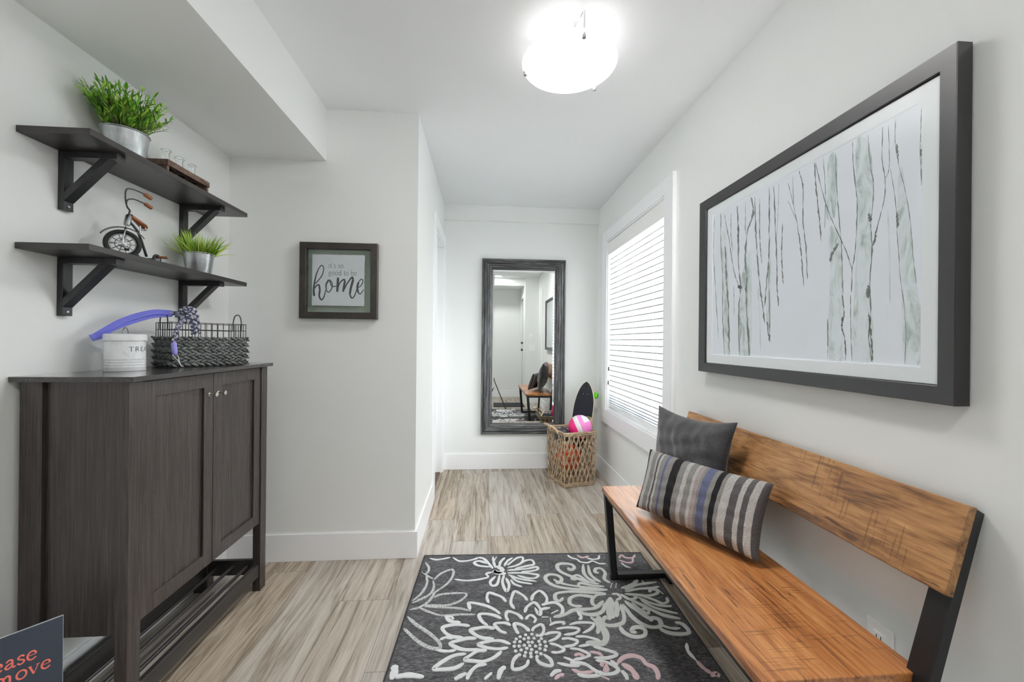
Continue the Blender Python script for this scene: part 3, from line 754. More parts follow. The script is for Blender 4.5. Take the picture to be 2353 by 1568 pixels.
m = MB()
for dy, zb in ((0, 0.98), (0.006, 0.86)):
    m.tube([(XR-0.006, 3.375+dy, WZ1-0.12), (XR-0.006, 3.375+dy, zb)], 0.0008, 5)
m.build('lift_cord', 'white_plastic', bl)
for dy, zb in ((0, 0.98), (0.006, 0.86)):
    m = MB().lathe([(0.002,0.0),(0.005,-0.004),(0.006,-0.03),(0.003,-0.036)], (XR-0.006, 3.375+dy, zb), 10); m.build('cord_tassel', 'dark_grey_paint', bl, smooth=40)

# what stands outside the window
m = MB().box(XR+T+0.02, XR+14, -8, 14, -0.35, -0.3); o = m.build('lawn_outside', 'lawn'); o['kind'] = 'structure'
random.seed(3)
m = MB()
for i in range(60):
    m.ellipsoid((XR+4.5+random.uniform(-.5,.5), random.uniform(2.5, 11), random.uniform(-0.2, 2.1)), (random.uniform(.3,.6),0,0), (0,random.uniform(.3,.6),0), (0,0,random.uniform(.3,.6)), 9, 7)
o = m.build('hedge', 'hedge_leaves', smooth=60); o['kind'] = 'structure'

# ------------------------------------------------------------------ ceiling lamp
LX, LY, LR, LZ = 0.345, 1.63, 0.192, 2.328
lamp = thing('ceiling_lamp', (LX, LY, HC), 'lit round white glass dish lamp held by small metal knobs under the ceiling', 'ceiling lamp')
m = MB().lathe([(0.0, HC), (0.085, HC), (0.085, HC-0.012), (0.075, HC-0.026), (0.03, HC-0.03), (0.0, HC-0.03)], (LX, LY, 0), 40); m.build('ceiling_pan', 'white_plastic', lamp, smooth=40)
prof = [(0.0, LZ-0.046)]
for i in range(1, 13):
    r = LR*i/12; prof.append((r, LZ-0.046 + 0.046*(i/12)**2.0))
prof += [(LR+0.002, LZ+0.004), (LR-0.002, LZ+0.006)]
m = MB().lathe(prof, (LX, LY, 0), 64); m.f.pop(); m.mi.pop(); dish = m.build('glass_dish', 'lit_bowl', lamp, smooth=60)
prof = [(LR-0.0022, LZ+0.006)]
for i in range(11, -1, -1):
    r = (LR-0.004)*i/12; prof.append((r, LZ-0.040 + 0.046*(i/12)**2.0))
m = MB().lathe(prof, (LX, LY, 0), 64); m.f = [f for f in m.f if len(f) == 4]; m.mi = m.mi[:len(m.f)]; m.build('inner_face', 'lit_bowl_inside', dish, smooth=60)
for k, a in enumerate((-85, 40, 166)):
    ca, sa = cos(math.radians(a)), sin(math.radians(a))
    r = LR-0.010
    m = MB().tube([(LX+ca*0.06, LY+sa*0.06, HC-0.02), (LX+ca*(r-0.012), LY+sa*(r-0.012), HC-0.024), (LX+ca*r, LY+sa*r, HC-0.034), (LX+ca*r, LY+sa*r, LZ-0.012)], 0.0042, 8); rod = m.build('support_rod', 'chrome', lamp, smooth=40)
    m = MB().lathe([(0,-0.020),(0.007,-0.020),(0.0085,-0.016),(0.0085,-0.004),(0.006,0.0),(0,0)], (LX+ca*r, LY+sa*r, LZ-0.004), 14); m.build('knob', 'chrome', rod, smooth=40)
for sx_ in (-1, 1):
    m = MB().ellipsoid((LX+sx_*0.055, LY, HC-0.062), (0.026,0,0), (0,0.026,0), (0,0,0.03), 14, 10); m.build('bulb', 'lit_bulb', lamp, smooth=60)

# second lamp, behind the camera position (seen in the mirror)
l2 = thing('recessed_lamp', (0.28, -0.18, HC), 'small round recessed lamp in the entry ceiling, seen only in the mirror', 'ceiling lamp')
m = MB().lathe([(0.062, HC-0.001), (0.062, HC-0.006), (0.09, HC-0.008), (0.094, HC-0.001)], (0.28, -0.18, 0), 36); m.build('trim_ring', 'white_plastic', l2, smooth=40)
m = MB().lathe([(0.0, HC-0.002), (0.062, HC-0.002), (0.062, HC-0.004), (0.0, HC-0.004)], (0.28, -0.18, 0), 36); m.build('lens', 'entry_lens', l2)

# switches and thermostat on the wall behind the camera, wall socket under the bench
def plate(name, o, a, n, w, h, label, cat, kind):
    O = Vector(o); a = Vector(a); n = Vector(n); z = Vector((0,0,1))
    r = thing(name, o, label, cat)
    def bx(mb, u0, u1, v0, v1, d0, d1): mb.hexa([O+a*u+z*v+n*d for d in (d0, d1) for (u, v) in ((u0,v0),(u1,v0),(u1,v1),(u0,v1))])
    m = MB(); bx(m, -w/2, w/2, -h/2, h/2, 0, 0.006); m.build('cover_plate', 'white_plastic', r, bevel=0.002)
    if kind == 'rocker':
        for u in (-0.023, 0.023):
            m = MB(); bx(m, u-0.0165, u+0.0165, -0.033, 0.033, 0.005, 0.0095); m.build('rocker', 'white_plastic', r, bevel=0.0015)
    elif kind == 'socket':
        for v in (-0.02, 0.02):
            m = MB(); bx(m, -0.016, 0.016, v-0.0135, v+0.0135, 0.005, 0.008); s_ = m.build('outlet_face', 'white_plastic', r, bevel=0.001)
            m = MB()
            for u in (-0.006, 0.006): bx(m, u-0.001, u+0.001, v-0.003, v+0.006, 0.0078, 0.0083)
            m.build('slot', 'dark_hole', s_)
    else:
        m = MB(); bx(m, -0.028, 0.028, -0.018, 0.03, 0.005, 0.018); m.build('display_housing', 'white_plastic', r, bevel=0.003)
plate('wall_socket', (XR-0.0001, 1.014, 0.375), (0,-1,0), (-1,0,0), 0.072, 0.118, 'white wall socket low on the wall behind the gap of the bench', 'wall socket', 'socket')
plate('light_switch', (0.95, -0.2599, 1.07), (-1,0,0), (0,1,0), 0.118, 0.118, 'white double light switch on the entry wall, seen only in the mirror', 'light switch', 'rocker')
plate('thermostat', (0.93, -0.2599, 1.29), (-1,0,0), (0,1,0), 0.08, 0.11, 'small white thermostat above the light switch, seen only in the mirror', 'thermostat', 'thermo')

# ================================================================== the shoe cabinet under the shelves
CF, CN, CR_, CZ = -1.035, 1.262, 2.023, 1.075     # front face, near end, far end, top
cab = thing('shoe_cabinet', (-1.19, (CN+CR_)/2, 0), 'tall black-brown wooden cabinet with two doors and an open slatted bottom rack', 'cabinet')
m = MB().box(XL+0.001, CF+0.02, CN-0.014, CR_+0.014, CZ-0.016, CZ); m.build('top_board', 'cabinet_top_wood', cab, bevel=0.0015)
LW = 0.047
for x0, x1 in ((CF-LW+0.012, CF), (XL+0.018, XL+0.018+0.06)):
    for y0, y1 in ((CN, CN+LW), (CR_-LW, CR_)):
        m = MB().box(x0, x1, y0, y1, 0, CZ-0.016); m.build('leg', 'black_brown_wood', cab, bevel=0.0015)
XB = XL+0.03
for y0 in (CN+0.012, CR_-0.024):
    m = MB().box(XL+0.078, CF-LW+0.012, y0, y0+0.012, 0.305, CZ-0.016); m.build('side_panel', 'black_brown_wood', cab, bevel=0.001)
m = MB().box(XB, CF-0.026, CN+LW, CR_-LW, 0.306, 0.324); m.build('bottom_board', 'black_brown_flat', cab, bevel=0.001)
m = MB().box(XB, XB+0.008, CN+LW, CR_-LW, 0.324, CZ-0.016); m.build('back_panel', 'black_brown_wood', cab)
def cab_door(y0, y1, ky):
    m = MB(); fx, bx_ = CF-0.005, CF-0.024
    st, z0, z1 = 0.05, 0.322, CZ-0.020
    m.box(bx_, fx, y0, y0+st, z0, z1); m.box(bx_, fx, y1-st, y1, z0, z1)
    m.box(bx_, fx, y0+st, y1-st, z1-0.052, z1); m.box(bx_, fx, y0+st, y1-st, z0, z0+0.05)
    d = m.build('door', 'black_brown_wood', cab, bevel=0.0012)
    m = MB().box(bx_, fx-0.009, y0+st, y1-st, z0+0.05, z1-0.052); m.build('inset_panel', 'black_brown_wood', d)
    m = MB().lathe([(0,0),(0.0075,0),(0.0075,0.002),(0.0035,0.004),(0.0035,0.016),(0.0085,0.020),(0.0095,0.025),(0.0085,0.029),(0,0.030)], (0,0,0), 16, M4=Matrix.Translation((fx, ky, 0.976)) @ Matrix.Rotation(PI/2, 4, 'Y'))
    tag(m.build('knob', 'door_knob_metal', d, smooth=40), 'small polished metal knob')
ym = (CN+CR_)/2
cab_door(CN+LW+0.003, ym-0.0015, ym-0.026)
cab_door(ym+0.0015, CR_-LW-0.003, ym+0.026)
m = MB().box(CF-0.024, CF-0.006, CN+LW, CR_-LW, 0.07, 0.128); m.build('front_rail', 'black_brown_flat', cab, bevel=0.001)
m = MB().box(XL+0.045, XL+0.063, CN+LW, CR_-LW, 0.07, 0.135); m.build('rear_rail', 'black_brown_flat', cab, bevel=0.001)
for y in (CN+LW/2, CR_-LW/2):
    m = MB().box(XL+0.078, CF-LW+0.012, y-0.009, y+0.009, 0.07, 0.14); m.build('side_rail', 'black_brown_flat', cab, bevel=0.001)
for x in (-1.10, -1.165, -1.23):
    m = MB().tube([(x, CN+LW/2+0.009, 0.112), (x, CR_-LW/2-0.009, 0.112)], 0.0075, 12); m.build('rack_bar', 'black_brown_flat', cab, smooth=40)

# ================================================================== two wall shelves on timber brackets
S0, S1, SD = 1.262, 2.052, 0.200
def make_shelf(zt, label):
    r = thing('wall_shelf', (XL, (S0+S1)/2, zt), label, 'shelf', 'wall shelves above the cabinet')
    m = MB().box(XL+0.0005, XL+SD, S0, S1, zt-0.019, zt); m.build('board', 'black_brown_flat', r, bevel=0.001)
    for y in (1.378, 1.889):
        zb = zt-0.019
        yw = 0.032
        m = MB()
        m.box(XL+0.0005, XL+0.018, y, y+yw, zb-0.187, zb)                       # wall upright
        m.box(XL+0.018, XL+0.176, y, y+yw, zb-0.020, zb)                        # arm under the board
        # diagonal strut
        a, b = Vector((XL+0.018, 0, zb-0.156)), Vector((XL+0.140, 0, zb-0.020))
        p = [(XL+0.018, zb-0.160), (XL+0.018, zb-0.132), (XL+0.124, zb-0.020), (XL+0.152, zb-0.020)]
        m.hexa([(p[0][0], y, p[0][1]), (p[3][0], y, p[3][1]), (p[2][0], y, p[2][1]), (p[1][0], y, p[1][1]),
                (p[0][0], y+yw, p[0][1]), (p[3][0], y+yw, p[3][1]), (p[2][0], y+yw, p[2][1]), (p[1][0], y+yw, p[1][1])])
        br = m.build('bracket', 'bracket_wood', r, bevel=0.0012)
        m = MB().lathe([(0,0),(0.0055,0),(0.0055,0.001),(0.004,0.003),(0,0.0036)], (0,0,0), 14, M4=Matrix.Translation((XL+0.018, y+yw/2, zb-0.174)) @ Matrix.Rotation(PI/2,4,'Y'))
        m.build('bolt', 'steel', br, smooth=40)
    return r
shelf_a = make_shelf(1.802, 'upper black-brown wall shelf on two timber brackets, holding the bushy plant and the bottle rack')
shelf_b = copy_tree(shelf_a, (0, 0, 1.464-1.802)); shelf_b['label'] = 'lower black-brown wall shelf on two timber brackets, holding the toy tricycle and the grassy plant'

# ================================================================== potted plants
def pot(r, x, y, z, rt, rb, h, name='pot'):
    m = MB()
    m.lathe([(0, z), (rb, z), (rb+0.001, z+0.002), (rt-0.001, z+h-0.004), (rt+0.0015, z+h-0.002), (rt+0.0015, z+h), (rt-0.001, z+h+0.001), (rt-0.0025, z+h-0.003), (rt-0.006, z+h-0.014), (0, z+h-0.014)], (x, y, 0), 40)
    return m.build(name, 'galvanised', r, smooth=40)
def leaf(mb, b, d, L, w, sag=0.25):
    # pointed leaf folded a little along its middle
    b, d = Vector(b), Vector(d).normalized()
    sd = d.cross(Vector((0,0,1)))
    if sd.length < 0.1: sd = Vector((1,0,0))
    sd.normalize(); n = sd.cross(d).normalized()
    V, st = [], [(0,0.12),(0.22,0.8),(0.5,1.0),(0.78,0.6),(1.0,0.04)]
    for s, ww in st:
        c = b + d*L*s - Vector((0,0,1))*L*sag*s*s
        V += [c - sd*w*ww/2 + n*w*0.15*ww, c, c + sd*w*ww/2 + n*w*0.15*ww]
    F = []
    for i in range(len(st)-1):
        for k in (0, 1): F.append((i*3+k, i*3+k+1, i*3+4+k, i*3+3+k))
    mb.add(V, F)
random.seed(21)
PX, PY, PZ = -1.262, 1.512, 1.8025
p1 = thing('bamboo_plant', (PX, PY, PZ), 'bushy plant of small pointed green leaves in a zinc pot on the upper shelf', 'potted plant', 'plants in zinc pots')
pot(p1, PX, PY, PZ, 0.066, 0.050, 0.108)
lv, stm = MB(), MB()
for i in range(165):
    a = random.uniform(0, 2*PI); q = random.random()**0.7
    r0_ = 0.045*math.sqrt(random.random())
    b = Vector((PX + r0_*cos(a), PY + r0_*sin(a), PZ+0.094))
    lean = q*1.0
    L = random.uniform(0.09, 0.165)*(1-0.15*q)
    d = Vector((cos(a)*lean, sin(a)*lean, 1.0)).normalized()
    end = b + d*L
    if end.x < XL+0.02: end.x = XL+0.02+random.random()*0.02
    if end.z > 2.13: end.z = 2.13
    mid = (b+end)/2 + Vector((0,0,0.012))
    path = catmull([b, mid, end], 4)
    stm.tube(path, 0.0009, 4)
    for k in range(9):
        s = 0.3 + 0.7*k/8
        c = path[min(int(s*(len(path)-1)), len(path)-1)]
        an = random.uniform(0, 2*PI)
        ld = (d*1.0 + Vector((cos(an), sin(an), random.uniform(-0.1, 0.7)))*0.8)
        Lf = random.uniform(0.018, 0.036)
        if (c+ld.normalized()*Lf).x < XL+0.004: ld.x = abs(ld.x)
        leaf(lv, c, ld, Lf, random.uniform(0.0045, 0.0072), 0.15)
    leaf(lv, end, d, random.uniform(0.022, 0.04), 0.007, 0.1)
lv.build('leaves', 'bamboo_leaf', p1, smooth=60)['kind'] = 'stuff'
stm.build('stems', 'plant_stem', p1, smooth=60)['kind'] = 'stuff'
m = MB().lathe([(0, PZ+0.096), (0.059, PZ+0.096)], (PX, PY, 0), 24); m.build('soil', 'soil', p1)

GX, GY, GZ = -1.25, 1.868, 1.4645
p2 = thing('grass_plant', (GX, GY, GZ), 'spiky plant of thin grass blades in a zinc pot on the lower shelf', 'potted plant', 'plants in zinc pots')
pot(p2, GX, GY, GZ, 0.057, 0.043, 0.098)
g = MB()
for i in range(420):
    a = random.uniform(0, 2*PI); rr = 0.05*math.sqrt(random.random())
    b = Vector((GX+rr*cos(a), GY+rr*sin(a), GZ+0.083))
    lean = (rr/0.05)*random.uniform(0.15, 0.75) + random.uniform(-0.1, 0.1)
    if random.random() < 0.06: lean = random.uniform(0.9, 1.5)
    L = random.uniform(0.055, 0.115)
    d = Vector((cos(a)*lean, sin(a)*lean, 1)).normalized()
    sd = d.cross(Vector((cos(a+1), sin(a+1), 0.2))).normalized()
    w = random.uniform(0.0013, 0.0028)
    V = []
    for k in range(5):
        s = k/4
        c = b + d*L*s + Vector((cos(a), sin(a), -0.5))*L*0.22*s*s*lean
        c.x = max(c.x, XL+0.003)
        ww = w*(1-s**2)+0.0002
        V += [c-sd*ww, c+sd*ww]
    g.add(V, [(2*k, 2*k+1, 2*k+3, 2*k+2) for k in range(4)])
g.build('grass', 'grass_blade', p2)['kind'] = 'stuff'
m = MB().lathe([(0, GZ+0.085), (0.052, GZ+0.085)], (GX, GY, 0), 24); m.build('soil', 'soil', p2)

# ================================================================== bottle rack with three bottles
RZ = 1.8025
rx0, rx1, ry0, ry1 = -1.318, -1.232, 1.665, 1.905
rack = thing('bottle_rack', ((rx0+rx1)/2, (ry0+ry1)/2, RZ), 'rustic little wooden rack holding glass bottles on the upper shelf', 'rack')
bys = [1.712, 1.784, 1.856]; bxc = (rx0+rx1)/2
m = MB().box(rx0, rx1, ry0, ry1, RZ, RZ+0.012); m.build('base_board', 'rustic_wood', rack, bevel=0.002)
# top board pierced for the bottle necks
m = MB(); zt0, zt1 = RZ+0.066, RZ+0.088
hr = 0.019
edges = [ry0] + [(bys[0]+bys[1])/2, (bys[1]+bys[2])/2] + [ry1]
for k, by in enumerate(bys):
    y0, y1 = edges[k], edges[k+1]
    outer, inner = [], []
    angs = sorted([2*PI*(q+0.5)/24 for q in range(24)] + [math.atan2(yy_-by, xx_-bxc) % (2*PI) for xx_ in (rx0, rx1) for yy_ in (y0, y1)])
    N = len(angs)
    for a in angs:
        dx, dy = cos(a), sin(a)
        tx = (rx1-bxc)/abs(dx); ty = ((y1-by) if dy > 0 else (by-y0))/abs(dy)
        tt = min(tx, ty)
        outer.append((bxc+dx*tt, by+dy*tt)); inner.append((bxc+dx*hr, by+dy*hr))
    V = [(x, y, z) for z in (zt0, zt1) for (x, y) in outer] + [(x, y, z) for z in (zt0, zt1) for (x, y) in inner]
    F = []
    for q in range(N):
        q2 = (q+1) % N
        F += [(N+q, N+q2, 3*N+q2, 3*N+q), (q, 2*N+q, 2*N+q2, q2), (q, q2, N+q2, N+q), (2*N+q, 3*N+q, 3*N+q2, 2*N+q2)]
    m.add(V, F)
m.build('top_board', 'rustic_wood', rack)
for y in (ry0, ry1-0.014):
    m = MB().box(rx0+0.004, rx1-0.004, y+0.002, y+0.012, RZ+0.012, RZ+0.066); m.build('end_board', 'rustic_wood', rack, bevel=0.001)
def make_bottle(by, label):
    z = RZ+0.0125
    prof = [(0, z), (0.024, z), (0.0265, z+0.004), (0.0265, z+0.040), (0.024, z+0.050), (0.0165, z+0.060), (0.0125, z+0.078), (0.0115, z+0.112), (0.013, z+0.122), (0.0175, z+0.125), (0.0185, z+0.129), (0.0165, z+0.132)]
    inn = [(max(0, r-0.0022), zz+0.0015) for r, zz in prof[1:-1]]
    m = MB().lathe(prof + [(0.0145, z+0.132)] + inn[::-1] + [(0, z+0.004)], (bxc, by, 0), 32)
    o = m.build('glass_bottle', 'bottle_glass', origin=(bxc, by, z), smooth=50)
    return tag(o, label, 'bottle', 'bottles in the rack')
b0 = make_bottle(bys[0], 'clear flared-neck glass bottle in the rack, next to the bushy plant')
for k, lb in ((1, 'clear flared-neck glass bottle in the middle of the wooden rack'), (2, 'clear flared-neck glass bottle in the rack, next to the room corner')):
    c = b0.copy(); COL.objects.link(c); c.location.y += bys[k]-bys[0]; c['label'] = lb

# ================================================================== toy tricycle on the lower shelf
TZ = 1.4645
tri = thing('toy_tricycle', (-1.25, 1.54, TZ), 'small metal toy tricycle with brown seat and tall curved handlebar on the lower shelf', 'toy')
H0 = Vector((-1.246, 1.487, TZ+0.050))                 # front hub
wd = Vector((0.80, 0.60, 0)).normalized()              # rolling direction of the steered wheel
ax = Vector((0.60, -0.80, 0)).normalized()             # its axle, towards the room
Z = Vector((0, 0, 1))
def ring(mb, c, r, rr, e1, e2, n=40, k=8): mb.tube([c + e1*cos(2*PI*i/n)*r + e2*sin(2*PI*i/n)*r for i in range(n)], rr, k, closed=True)
m = MB(); ring(m, H0, 0.042, 0.0078, wd, Z); wheel = m.build('front_wheel', 'rubber', tri, smooth=60)
m = MB(); ring(m, H0, 0.0345, 0.0028, wd, Z); ring(m, H0, 0.020, 0.0016, wd, Z)
m.build('rim', 'steel', wheel, smooth=60)
m = MB()
for i in range(10):
    a = 2*PI*i/10; m.tube([H0 + ax*0.003, H0 + (wd*cos(a)+Z*sin(a))*0.034], 0.0015, 6)
m.build('spokes', 'steel', wheel, smooth=60)
m = MB().tube([H0 - ax*0.016, H0 + ax*0.016], 0.008, 14); m.lathe([(0,0),(0.013,0),(0.013,0.004),(0.006,0.007),(0,0.007)], (0,0,0), 20, M4=Matrix.Translation(H0+ax*0.010) @ ax.to_track_quat('Z','Y').to_matrix().to_4x4())
m.build('hub', 'chrome', wheel, smooth=50)
headdir = (Z*1.0 + Vector((0.0, 0.22, 0))).normalized()
ft = H0 + headdir*0.066
m = MB()
for s in (-1, 1): m.tube(catmull([H0+ax*0.016*s, H0+ax*0.017*s+headdir*0.03, ft + ax*0.011*s], 5), 0.0028, 8)
m.tube([ft-ax*0.011, ft+ax*0.011], 0.003, 8)
m.build('fork', 'chrome', tri, smooth=60)
m = MB()
fpts = []
for i in range(15):
    a = math.radians(28+124*i/14)
    fpts.append(H0 + (wd*cos(a)*1.08 + Z*sin(a)*1.0)*0.057)
for i in range(14):
    p, q = fpts[i], fpts[i+1]; n1_ = (p-H0).normalized()*0.0016
    m.hexa([p-ax*0.009, q-ax*0.009, q+ax*0.009, p+ax*0.009, p-ax*0.009+n1_, q-ax*0.009+n1_, q+ax*0.009+n1_, p+ax*0.009+n1_])
m.build('fender', 'dark_grey_paint', tri, smooth=40)
hd0, hd1 = ft + headdir*0.004, ft + headdir*0.044
m = MB().tube([hd0, hd0+headdir*0.004, hd1-headdir*0.004, hd1], [0.008, 0.0095, 0.0095, 0.007], 14); m.build('head_tube', 'steel', tri, smooth=40)
bar = hd1 + headdir*0.018
m = MB().tube([hd1, bar], 0.003, 8)
gr = []
for s, rise, endp in ((-1, 0.028, 0), (1, 0.048, 0)):
    base = bar + ax*0.004*s
    p1_ = base + ax*0.018*s + Z*0.014 - Vector((0,0.014,0))
    p2_ = p1_ + Z*rise*0.9 + ax*0.010*s
    p3_ = p2_ + Z*0.010 + Vector((0.008, 0.016, 0))
    p4_ = p3_ + Vector((0.016, 0.026, -0.006))
    m.tube(catmull([bar, base, p1_, p2_, p3_, p4_], 6), 0.0022, 8)
    gr.append((p4_, (p4_-p3_).normalized()))
m.build('handlebar', 'dark_grey_paint', tri, smooth=60)
for p, d in gr:
    d2_ = (d + Vector((0.15, 0.2, -0.45))).normalized()
    m = MB().tube([p, p+d2_*0.004, p+d2_*0.022, p+d2_*0.026], [0.004, 0.0068, 0.0068, 0.005], 12); m.build('grip', 'brown_leather', tri, smooth=40)
# body running back along the shelf
rb_ = Vector((-1.250, 1.592, TZ+0.022))
m = MB().tube(catmull([hd0+headdir*0.02, hd0 + Vector((0.0,0.03,0.004)), hd0 + Vector((0.0,0.052,-0.02)), rb_ + Vector((0,0,0.006))], 6), 0.0042, 10)
m.tube([rb_ + Vector((-0.034,0,-0.002)), rb_ + Vector((0.034,0,-0.002))], 0.003, 8); m.build('frame_tube', 'dark_grey_paint', tri, smooth=60)
sc_ = hd0 + Vector((0.002, 0.046, 0.014))
m = MB()
sp = [(-0.030, 0.005), (-0.018, 0.008), (0.0, 0.013), (0.016, 0.017), (0.026, 0.012)]
V = []
for yy, hw in sp:
    zz = 0.010 - yy*0.45
    for k in range(10):
        a = 2*PI*k/10; V.append(sc_ + Vector((hw*cos(a), yy, zz + 0.0075*sin(a))))
m.add(V, [(i*10+k, i*10+(k+1) % 10, (i+1)*10+(k+1) % 10, (i+1)*10+k) for i in range(4) for k in range(10)] + [tuple(range(10))[::-1], tuple(range(40, 50))])
m.build('seat', 'brown_leather', tri, smooth=60)
m = MB().tube([sc_ + Vector((0,0.008,0)), sc_ + Vector((0,0.006,-0.024))], 0.003, 8); m.tube(catmull([sc_+Vector((0.008,0.018,-0.002)), sc_+Vector((0.008,0.022,-0.012)), sc_+Vector((-0.008,0.022,-0.012)), sc_+Vector((-0.008,0.018,-0.002))], 5), 0.002, 6); m.build('seat_post', 'chrome', tri, smooth=60)
for s in (-1, 1):
    c = rb_ + Vector((0.036*s, 0, -0.003))
    m = MB(); ring(m, c, 0.0145, 0.0042, Vector((0,1,0)), Z, 24, 8); w_ = m.build('rear_wheel', 'rubber', tri, smooth=60)
    m = MB().tube([c-Vector((0.003,0,0)), c+Vector((0.003,0,0))], 0.012, 18); m.build('rim', 'steel', w_, smooth=40)
for s in (-1, 1):
    c = H0 + ax*0.020*s
    e = c + (Z*-0.022 + wd*0.012)*s if s > 0 else c + Z*0.018
    m = MB().tube([c, e], 0.002, 6); pd = m.build('crank', 'steel', tri, smooth=60)
    m = MB().beam(e, e+ax*0.018*s, 0.012, 0.006); m.build('pedal', 'rubber', pd, bevel=0.001)
m = MB().beam(rb_+Vector((0.042,0.0,0.005)), rb_+Vector((0.068,0.010,0.005)), 0.016, 0.007); m.build('step_plate', 'brown_leather', tri, bevel=0.0015)

# ================================================================== enamel treat tin
KX, KY, KR, KZ = -1.238, 1.492, 0.0535, CZ+0.0005
tin = thing('treat_tin', (KX, KY, KZ), 'speckled white enamel tin with a lidded top and black lettering on the cabinet', 'tin')
prof = [(0, KZ), (KR, KZ), (KR+0.0012, KZ+0.002)]
for i, z in enumerate((0.014, 0.023, 0.032, 0.041)):
    prof += [(KR, KZ+z-0.0035), (KR+0.0013, KZ+z-0.001), (KR+0.0013, KZ+z+0.001), (KR, KZ+z+0.0035)]
prof += [(KR, KZ+0.106), (0, KZ+0.106)]
m = MB().lathe(prof, (KX, KY, 0), 64); m.build('body', 'enamel', tin, smooth=50)
m = MB().lathe([(KR+0.0002, KZ+0.104), (KR+0.0035, KZ+0.104), (KR+0.004, KZ+0.107), (KR+0.003, KZ+0.109), (KR+0.003, KZ+0.121), (KR+0.0015, KZ+0.125), (KR-0.003, KZ+0.1275), (0, KZ+0.1285)], (KX, KY, 0), 64); lid = m.build('lid', 'enamel', tin, smooth=50)
m = MB().tube(catmull([(KX-0.012, KY+0.026, KZ+0.127), (KX-0.010, KY+0.020, KZ+0.142), (KX, KY, KZ+0.150), (KX+0.010, KY-0.020, KZ+0.142), (KX+0.012, KY-0.026, KZ+0.127)], 8), 0.0016, 8); m.build('lid_handle', 'steel', lid, smooth=60)
fa = math.atan2(-KY, -KX)        # the side of the tin turned to the room
m = MB()
a0 = fa + math.radians(9)
def to_tin(u, v, h):
    a = a0 + u/KR
    return Vector((KX+(KR+0.0002+h)*cos(a), KY+(KR+0.0002+h)*sin(a), KZ+0.0685+v))
write(m, 'TREATS', 0.0145, 0.0024, to_tin, h=0.0003, gap=0.1)
tag(m.build('lettering', 'letter_black', tin), 'black serif lettering')

# ================================================================== wire basket with a plaited band
A_ = Vector((-1.188, 1.632, CZ+0.0005)); ea = Vector((0.575, 0.818, 0)).normalized(); eb = Vector((-0.818, 0.575, 0)).normalized()
BL_, BW = 0.262, 0.150
wb = thing('wire_basket', A_ + ea*BL_/2 + eb*BW/2, 'dark wire basket with a plaited lower band and loop handles on the cabinet', 'basket')
def wp(u, v, z): return A_ + ea*u + eb*v + Z*z
m = MB()
WH = 0.178
per = [(0,0),(BL_,0),(BL_,BW),(0,BW)]
r_ = 0.0013
for z in (0.002, 0.148, WH-0.002):
    m.tube([wp(u, v, z) for u, v in per], r_*1.2, 6, closed=True)
for i in range(13):
    u = BL_*i/12
    for v in (0, BW): m.tube([wp(u, v, 0.002), wp(u, v, WH-0.002)], r_, 6)
    if 0 < i < 12: m.tube([wp(u, 0, 0.002), wp(u, BW, 0.002)], r_, 6)
for i in range(1, 7):
    v = BW*i/7
    for u in (0, BL_): m.tube([wp(u, v, 0.002), wp(u, v, WH-0.002)], r_, 6)
m.build('wire_frame', 'wire_black', wb, smooth=60)
random.seed(5)
m = MB()
rows = 9
def plait(u0, v0, du, dv, L, nx, ny):
    n_ = max(4, int(L/0.0225))
    for row in range(rows):
        z = 0.010 + row*0.0128
        for k in range(n_+1):
            s = (k + 0.5*(row % 2))/n_
            if s > 1: continue
            c = wp(u0+du*L*s, v0+dv*L*s, z) + (ea*nx + eb*ny)*0.003
            along = (ea*du + eb*dv); tilt = 0.42 if row % 2 else -0.42
            d = (along*cos(tilt) + Z*sin(tilt)).normalized(); nn = (ea*nx+eb*ny); sd = d.cross(nn).normalized()
            m.ellipsoid(c + Vector((random.uniform(-.0006,.0006), 0, random.uniform(-.0008,.0008))), sd*0.0062*random.uniform(.85,1.1), nn*0.0055, d*0.0165*random.uniform(.9,1.1), 8, 6)
plait(0, 0, 1, 0, BL_, 0, -1); plait(0, BW, 1, 0, BL_, 0, 1); plait(0, 0, 0, 1, BW, -1, 0); plait(BL_, 0, 0, 1, BW, 1, 0)
m.build('plaited_band', 'dark_seagrass', wb, smooth=60)
for u in (0.0, BL_):
    m = MB(); mid = BW*0.5
    m.tube(catmull([wp(u, mid-0.036, 0.15), wp(u, mid-0.036, 0.185), wp(u, mid-0.024, 0.212), wp(u, mid, 0.220), wp(u, mid+0.024, 0.212), wp(u, mid+0.036, 0.185), wp(u, mid+0.036, 0.15)], 6), 0.0021, 8)
    m.build('handle', 'wire_black', wb, smooth=60)

# ================================================================== dog leash over the tin and the basket
le = thing('dog_leash', wp(0.02, 0.04, 0.2), 'blue-violet dog leash with a braided rope, draped from the wire basket over the tin', 'leash')
def strap(mb, pts, w, th, up_=(0,0,1)):
    P = catmull(pts, 7)
    V = []
    for i, p in enumerate(P):
        d = (P[min(i+1, len(P)-1)] - P[max(i-1, 0)]).normalized()
        sd = Vector(up_).cross(d)
        sd = (sd if sd.length > 0.05 else Vector((1,0,0))).normalized(); n_ = d.cross(sd).normalized()
        V += [p-sd*w/2-n_*th/2, p+sd*w/2-n_*th/2, p+sd*w/2+n_*th/2, p-sd*w/2+n_*th/2]
    F = []
    for i in range(len(P)-1):
        for k in range(4): F.append((i*4+k, i*4+(k+1) % 4, i*4+4+(k+1) % 4, i*4+4+k))
    F += [(0,1,2,3), tuple(len(V)-4+k for k in (3,2,1,0))]
    mb.add(V, F)
knot = wp(0.016, 0.052, 0.210)
tinloop = Vector((KX-0.062, KY-0.040, KZ+0.118))
tv = Vector((0.62, 0.78, 0.0))
m = MB()
